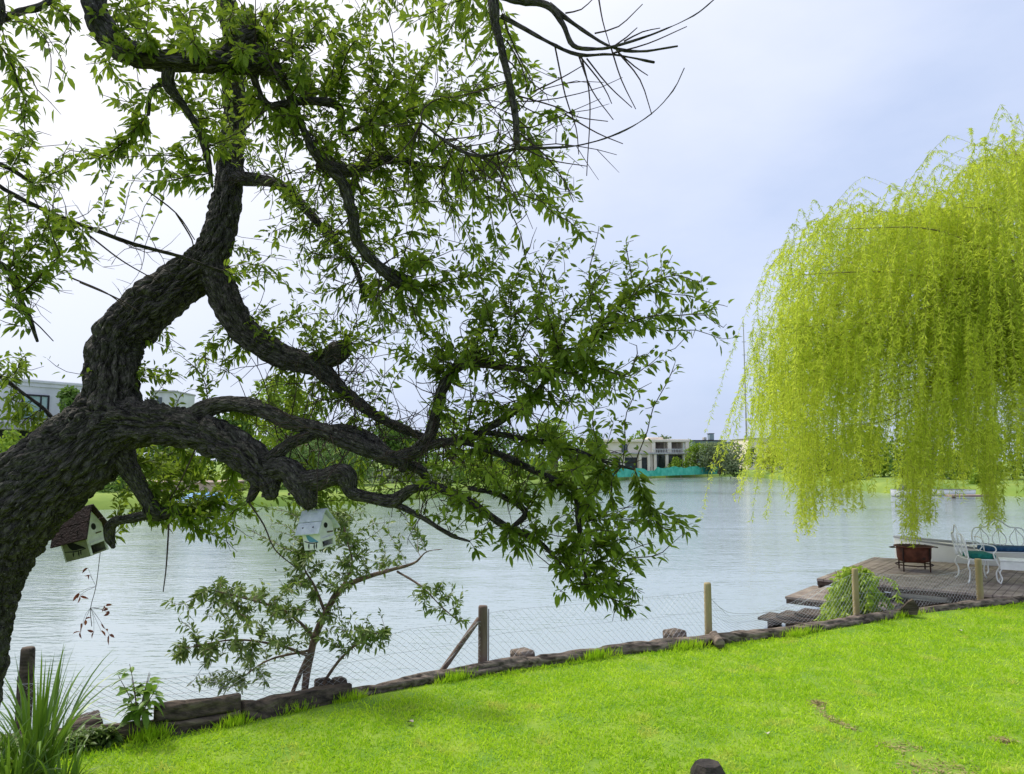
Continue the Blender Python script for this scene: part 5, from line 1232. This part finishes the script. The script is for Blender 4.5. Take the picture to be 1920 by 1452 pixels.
def strap_clump(px, py, Y, n, L, label, spread=.5, w=.022):
    b = P(px, py, Y); b[2] = 0; root = empty('strap_leaf_plant', b, label=label, cat='plant', group='strap leaved plants at the water edge')
    V, Fq = [], []; k = 9
    for i in range(n):
        a = rng.uniform(0, 6.28); r0 = rng.uniform(0, .13); l = L * rng.uniform(.55, 1.1); out = rng.uniform(.05, spread) * (1.3 if rng.uniform() < .3 else .8); ww = w * rng.uniform(.7, 1.2)
        dr = np.array([math.cos(a), math.sin(a), 0]); sd_ = np.array([-dr[1], dr[0], 0]); tw = rng.uniform(-.8, .8)
        sd_ = nrm(sd_ * math.cos(tw) + np.array([0, 0, 1]) * math.sin(tw) * .3)
        an = math.pi / 2 - out * .5; p = dr * r0; base = len(V); ben = out * rng.uniform(1.0, 2.6)
        for j in range(k):
            t = j / (k - 1); wj = ww * (1 - t ** 2.2) * (.6 + .4 * min(1, t * 4)) + .0005
            V += [p - sd_ * wj / 2, p + sd_ * wj / 2 + np.array([0, 0, .001])]
            ang = an - ben * t ** 1.6
            p = p + (dr * math.cos(ang) + np.array([0, 0, 1]) * math.sin(ang)) * l / (k - 1)
        Fq += [[base + 2 * j, base + 2 * j + 1, base + 2 * j + 3, base + 2 * j + 2] for j in range(k - 1)]
    np_mesh('foliage', V, [Fq], M['strap'], root)
    return root
strap_clump(72, 1400, 5.55, 80, .86, 'tall clump of upright strap leaves by the leaning trunk base', .95, .032)
strap_clump(20, 1440, 5.2, 60, .5, 'shorter arching clump below the tall strap leaves', 1.1, .030)
strap_clump(118, 1436, 5.3, 40, .42, 'low spreading strap clump at the lawn corner', 1.3, .022)
strap_clump(-40, 1420, 5.2, 50, .6, 'strap leaf clump at the left frame edge', 1.0, .024)
def ground_cover():
    n = 2600; x = rng.uniform(-4.6, -3.1, n); y = logY(x) - .02 - rng.uniform(0, 1, n) ** 1.3 * np.clip((-3.1 - x) * .8, .05, 1.5)
    ok = y > 4.2; x, y = x[ok], y[ok]; n = len(x)
    B = np.c_[x, y, rng.uniform(.0, .12, n)]; D = rdir(n) * [1, 1, .5] + [0, 0, .35]
    V, f = leaves(B, D, nrm(rng.normal(size=(n, 3)) * .5 + [0, 0, 1]), rng.uniform(.05, .13, n), .026, .1, .4)
    setp(np_mesh('ground_cover', V, f, M['leaf_bank']), 'dark weedy ground cover at the foot of the trunk', 'ground cover', kind='stuff')
    # weeds in front of logs
    n = 2600; px = rng.choice([445, 285, 1120, 850, 1500, 1290, 660, 1700, 560], n) + rng.normal(size=n) * 16
    xs = np.array([G(q, np.interp(q, *zip(*LOGPX)))[0] for q in px]); B = np.c_[xs, logY(xs) - .02 + rng.normal(size=n) * .03, np.zeros(n)]
    V, f = quads(B, rng.normal(size=(n, 3)) * [.35, .35, .1] + [0, 0, 1], rdir(n), rng.uniform(.05, .15, n), .008)
    setp(np_mesh('grass_tufts', V, f, M['grass']), 'loose grass tufts growing against the logs', 'grass', kind='stuff')
ground_cover()
def vine_shrub():
    c = G(1605, 1172); Y = c[1] + .75
    b = P(1603, 1165, Y); b[2] = -.15
    root = empty('shrub', b, label='bright green drooping shrub behind the fence in front of the dock', cat='shrub')
    pts = []
    for k in range(260):
        t = rng.uniform(0, 1); px = 1604 + rng.normal() * (6 + 15 * (1 - abs(t - .35))); py = 1160 - t * 100
        pts.append((px, py, Y + rng.normal() * .12))
    st = np.array([P(*q) for q in pts]) - b
    ln = np.minimum(rng.uniform(.2, .55, len(st)), st[:, 2] + .12); ok = ln > .08
    sw = [np.array([rng.normal() * .5, rng.normal() * .5, rng.uniform(0, 1.5)]) for _ in range(len(st))]
    (V, f), s = strands(st[ok], ln[ok], [sw[i] for i in np.where(ok)[0]], .085, .03, .008, .002)
    np_mesh('foliage', V, f, M['lime'], root)
    for e in st[::6]: s.tube(np.array([[0, 0, -.3, .01], [e[0] * .4, e[1] * .4, e[2] * .5, .007], [*e, .003]]), 5, .1, False)
    np_mesh('stem', np.concatenate(s.V), s.Fs, M['willow_stem'], root)
vine_shrub()

def clods():
    pts = []
    for a, b in zip(SOILLINE[:-1], SOILLINE[1:]):
        for k in range(150): pts.append(a + (b - a) * rng.uniform(0, 1) + rng.normal(size=2) * .028)
    for c, r in SOILPTS:
        for k in range(int(80 + 1700 * r)): pts.append(c + rng.normal(size=2) * r * [.75, .5])
    p = np.array(pts); n = len(p); B = np.c_[p, rng.uniform(.004, .03, n)]
    V, f = quads(B, rng.normal(size=(n, 3)) * [1, 1, .22], nrm(rng.normal(size=(n, 3)) * .3 + [0, 0, 1]), rng.uniform(.02, .06, n), rng.uniform(.005, .012, n))
    setp(np_mesh('dry_grass', V, f, M['dry']), 'dry brown grass and bare soil showing through the lawn', 'dry grass', kind='stuff')
clods()

# ================================================================== BIRD HOUSES
BIRD = [(-.5, .30), (-.42, .38), (-.34, .38), (-.26, .30), (-.05, .18), (.2, .02), (.42, -.12), (.56, -.24), (.40, -.22), (.22, -.20), (.0, -.22), (-.2, -.18), (-.32, -.04), (-.38, .12), (-.42, .24)]
def bird_house(loc, rot, w, l, h, rp, over, wallm, sidem, roofm, birdm, label, tray=True, bs=.09):
    """front faces local -Y; l along Y; origin at top of the roof ridge"""
    r = empty('bird_house', loc, (0, 0, 0), label, 'bird house')
    r.rotation_euler = (Matrix.Rotation(rot[1], 3, 'Y') @ Matrix.Rotation(rot[0], 3, 'X') @ Matrix.Rotation(rot[2], 3, 'Z')).to_euler()
    t = .008; z0 = -(h + rp)
    m = MB(); op = h * .42 if tray else 0          # opening at the bottom of the front
    m.prism([(-w / 2, z0 + op), (w / 2, z0 + op), (w / 2, -rp), (0, -.012), (-w / 2, -rp)], -l / 2, -l / 2 + t)
    m.prism([(-w / 2, z0), (w / 2, z0), (w / 2, -rp), (0, -.012), (-w / 2, -rp)], l / 2 - t, l / 2)
    if tray:
        m.box((-w / 2, -l / 2, z0), (-w / 2 + t * 1.5, -l / 2 + t, z0 + op - .0005)); m.box((w / 2 - t * 1.5, -l / 2, z0), (w / 2, -l / 2 + t, z0 + op - .0005))
        m.box((-w / 2 + .006, -l / 2 - .008, z0 + op - .01), (w / 2 - .006, -l / 2 - .0005, z0 + op + .004))
    m.build('front', M[wallm], r)
    for s in (-1, 1):
        m = MB(); x0, x1 = sorted((s * w / 2, s * (w / 2 - t))); m.box((x0, -l / 2 + t + .0005, z0), (x1, l / 2 - t - .0005, -rp - .002)); sdw = m.build('side_wall', M[sidem], r)
        if s < 0:
            q = MB(); M4 = Matrix(((0, 1, 0, 0), (1, 0, 0, 0), (0, 0, 1, 0), (0, 0, 0, 1)))
            pol = [(-a * bs, b * bs - rp - h * .52) for a, b in BIRD]
            V = np.array([[-w / 2 - .0022, a, b] for a, b in pol] + [[-w / 2 - .0004, a, b] for a, b in pol]); n = len(pol)
            q.add(V, [[[i, (i + 1) % n, n + (i + 1) % n, n + i] for i in range(n)], [list(range(n))]]); q.build('painted_bird', M[birdm], sdw)
            q = MB(); zb = -rp - h * .52 - bs * .27
            q.tube(np.array([[-w / 2 - .001, l * .42, zb + .01, .0022], [-w / 2 - .001, .0, zb - .001, .0026], [-w / 2 - .001, -l * .36, zb + .002, .0018]]), 5, .01)
            for (a, b) in ((.02, -.03), (-.015, -.035), (-.03, -.03)):
                q.tube(np.array([[-w / 2 - .001, a, zb, .001], [-w / 2 - .001, a + .004, zb + b * .5, .004], [-w / 2 - .001, a + .006, zb + b, .0006]]), 5, .008)
            q.build('painted_branch', M['black'], sdw)
    m = MB(); m.box((-w / 2 + t + .0005, -l / 2 + t + .0005, z0), (w / 2 - t - .0005, l / 2 - t - .0005, z0 + .008)); m.build('floor', M[sidem], r)
    m = MB(); m.box((-w / 2 + t + .001, l * .1, z0 + .009), (w / 2 - t - .001, l / 2 - t - .001, -rp - .01)); m.build('inner_box', M['black'], r)
    hw = w / 2 + over; sl_ = math.hypot(hw, rp * hw / (w / 2)); an = math.atan2(rp, w / 2)
    for s in (-1, 1):
        m = MB(); nb = 2
        for k in range(nb):
            u0, u1 = sl_ * k / nb + .002, sl_ * (k + 1) / nb - .001
            M4 = Matrix.Rotation(s * an, 4, 'Y')
            lo, hi = (u0, -l / 2 - over * .8, .0), (u1, l / 2 + over * .8, .010)
            if s < 0: lo, hi = (-u1, lo[1], lo[2]), (-u0, hi[1], hi[2])
            m.box(lo, hi, np.array(M4), bev=.0015)
        rf = m.build('roof', M[roofm], r)
        q = MB()
        for yy in (-l * .3, l * .3):
            c = Matrix.Rotation(s * an, 4, 'Y') @ Vector((s * sl_ * .72, yy, .0108)); q.box(np.array(c) - .003, np.array(c) + .003)
        q.build('nail', M['frame'], rf)
    q = MB(); tt = np.linspace(0, 2 * math.pi, 20, endpoint=False); R_ = w * .13; zc = -rp - h * .04
    q.prism([(R_ * math.cos(x), zc + R_ * math.sin(x)) for x in tt], -l / 2 - .0015, -l / 2 - .0003); q.build('entrance_hole', M['black'], r)
    q = MB(); q.tube(np.array([[.006, -l / 2 + .002, zc - R_ - .022, .004], [.006, -l / 2 - .035, zc - R_ - .020, .004]]), 8); q.build('perch', M['post'], r, True)
    q = MB(); q.tube(np.array([[0, 0, .004, .0016], [.004, 0, .06, .0016], [0, .005, .14, .0016]]), 5, .03); q.build('hanging_wire', M['iron_dark'], r, True)
    return r
bird_house(P(590, 957, 3.95), (math.radians(4), math.radians(-9), math.radians(62)), .105, .112, .115, .075, .026, 'white_paint', 'white_paint', 'grey_roof', 'bird_blue', 'small white bird house with a grey roof and a blue bird painted on its side', bs=.075)
bird_house(P(140, 955, 4.6), (math.radians(6), math.radians(-15), math.radians(80)), .15, .175, .165, .12, .04, 'white_paint', 'olive_paint', 'maroon', 'black', 'bird house with maroon roof and black bird on its olive side under the trunk', bs=.115)

# hanging dry flower stalk
def stalk():
    Y = 4.62; p = [P(a, b, Y) for a, b in ((188, 1036), (180, 1100), (170, 1140), (172, 1175))]
    root = empty('dry_stalk', p[0], label='thin stalk with reddish dry pods hanging below the maroon bird house', cat='stalk'); o = p[0]
    m = MB(); m.tube(np.array([[*(q - o), .002] for q in p]), 5, .03)
    B, D = [], []
    for a, b in ((148, 1112), (150, 1118), (198, 1136), (203, 1142), (206, 1150), (160, 1162), (155, 1170), (150, 1185), (176, 1186), (190, 1184), (197, 1180), (205, 1190), (165, 1065), (168, 1078)):
        q = P(a, b, Y + rng.normal() * .05) - o; j = np.array(p[1 + (b > 1130)]) - o
        m.tube(np.array([[*j, .001], [*((q + j) / 2 + rng.normal(size=3) * .01), .001], [*q, .0008]]), 4, .03)
        for k in range(2): B.append(q); D.append(rdir(1)[0] + [0, 0, -.6])
    m.build('stem', M['bark_thin'], root)
    B, D = np.array(B), np.array(D); 
    for q in range(len(B)):
        V, f = leaves(B[q:q + 1], D[q:q + 1], rdir(1), rng.uniform(.03, .055), .018, .3, .2); np_mesh('pod', V, f, M['pod'], root)
stalk()
# fallen leaves on the lawn
for (px, py, lb) in ((1805, 1190, 'pale fallen leaf on the lawn near the dock'), (1440, 1388, 'yellow fallen leaf on the open lawn right of the stake'), (775, 1365, 'whitish fallen leaf on the lawn left of centre')):
    b = G(px, py); V, f = leaves(np.array([[0, 0, .045]]), np.array([[1, .3, .1]]), np.array([[0, 0, 1.]]), .075, .05, .2, .3)
    V2 = np.vstack([V, V - [0, 0, .002]]); o = np_mesh('fallen_leaf', V2, f + [x + len(V) for x in f], M['curtain'] if px < 800 else M['cream_paint']); o.location = b; o.rotation_euler = (0, 0, px)
    setp(o, lb, 'leaf', 'fallen leaves on the lawn')
print('objects', len(bpy.data.objects))
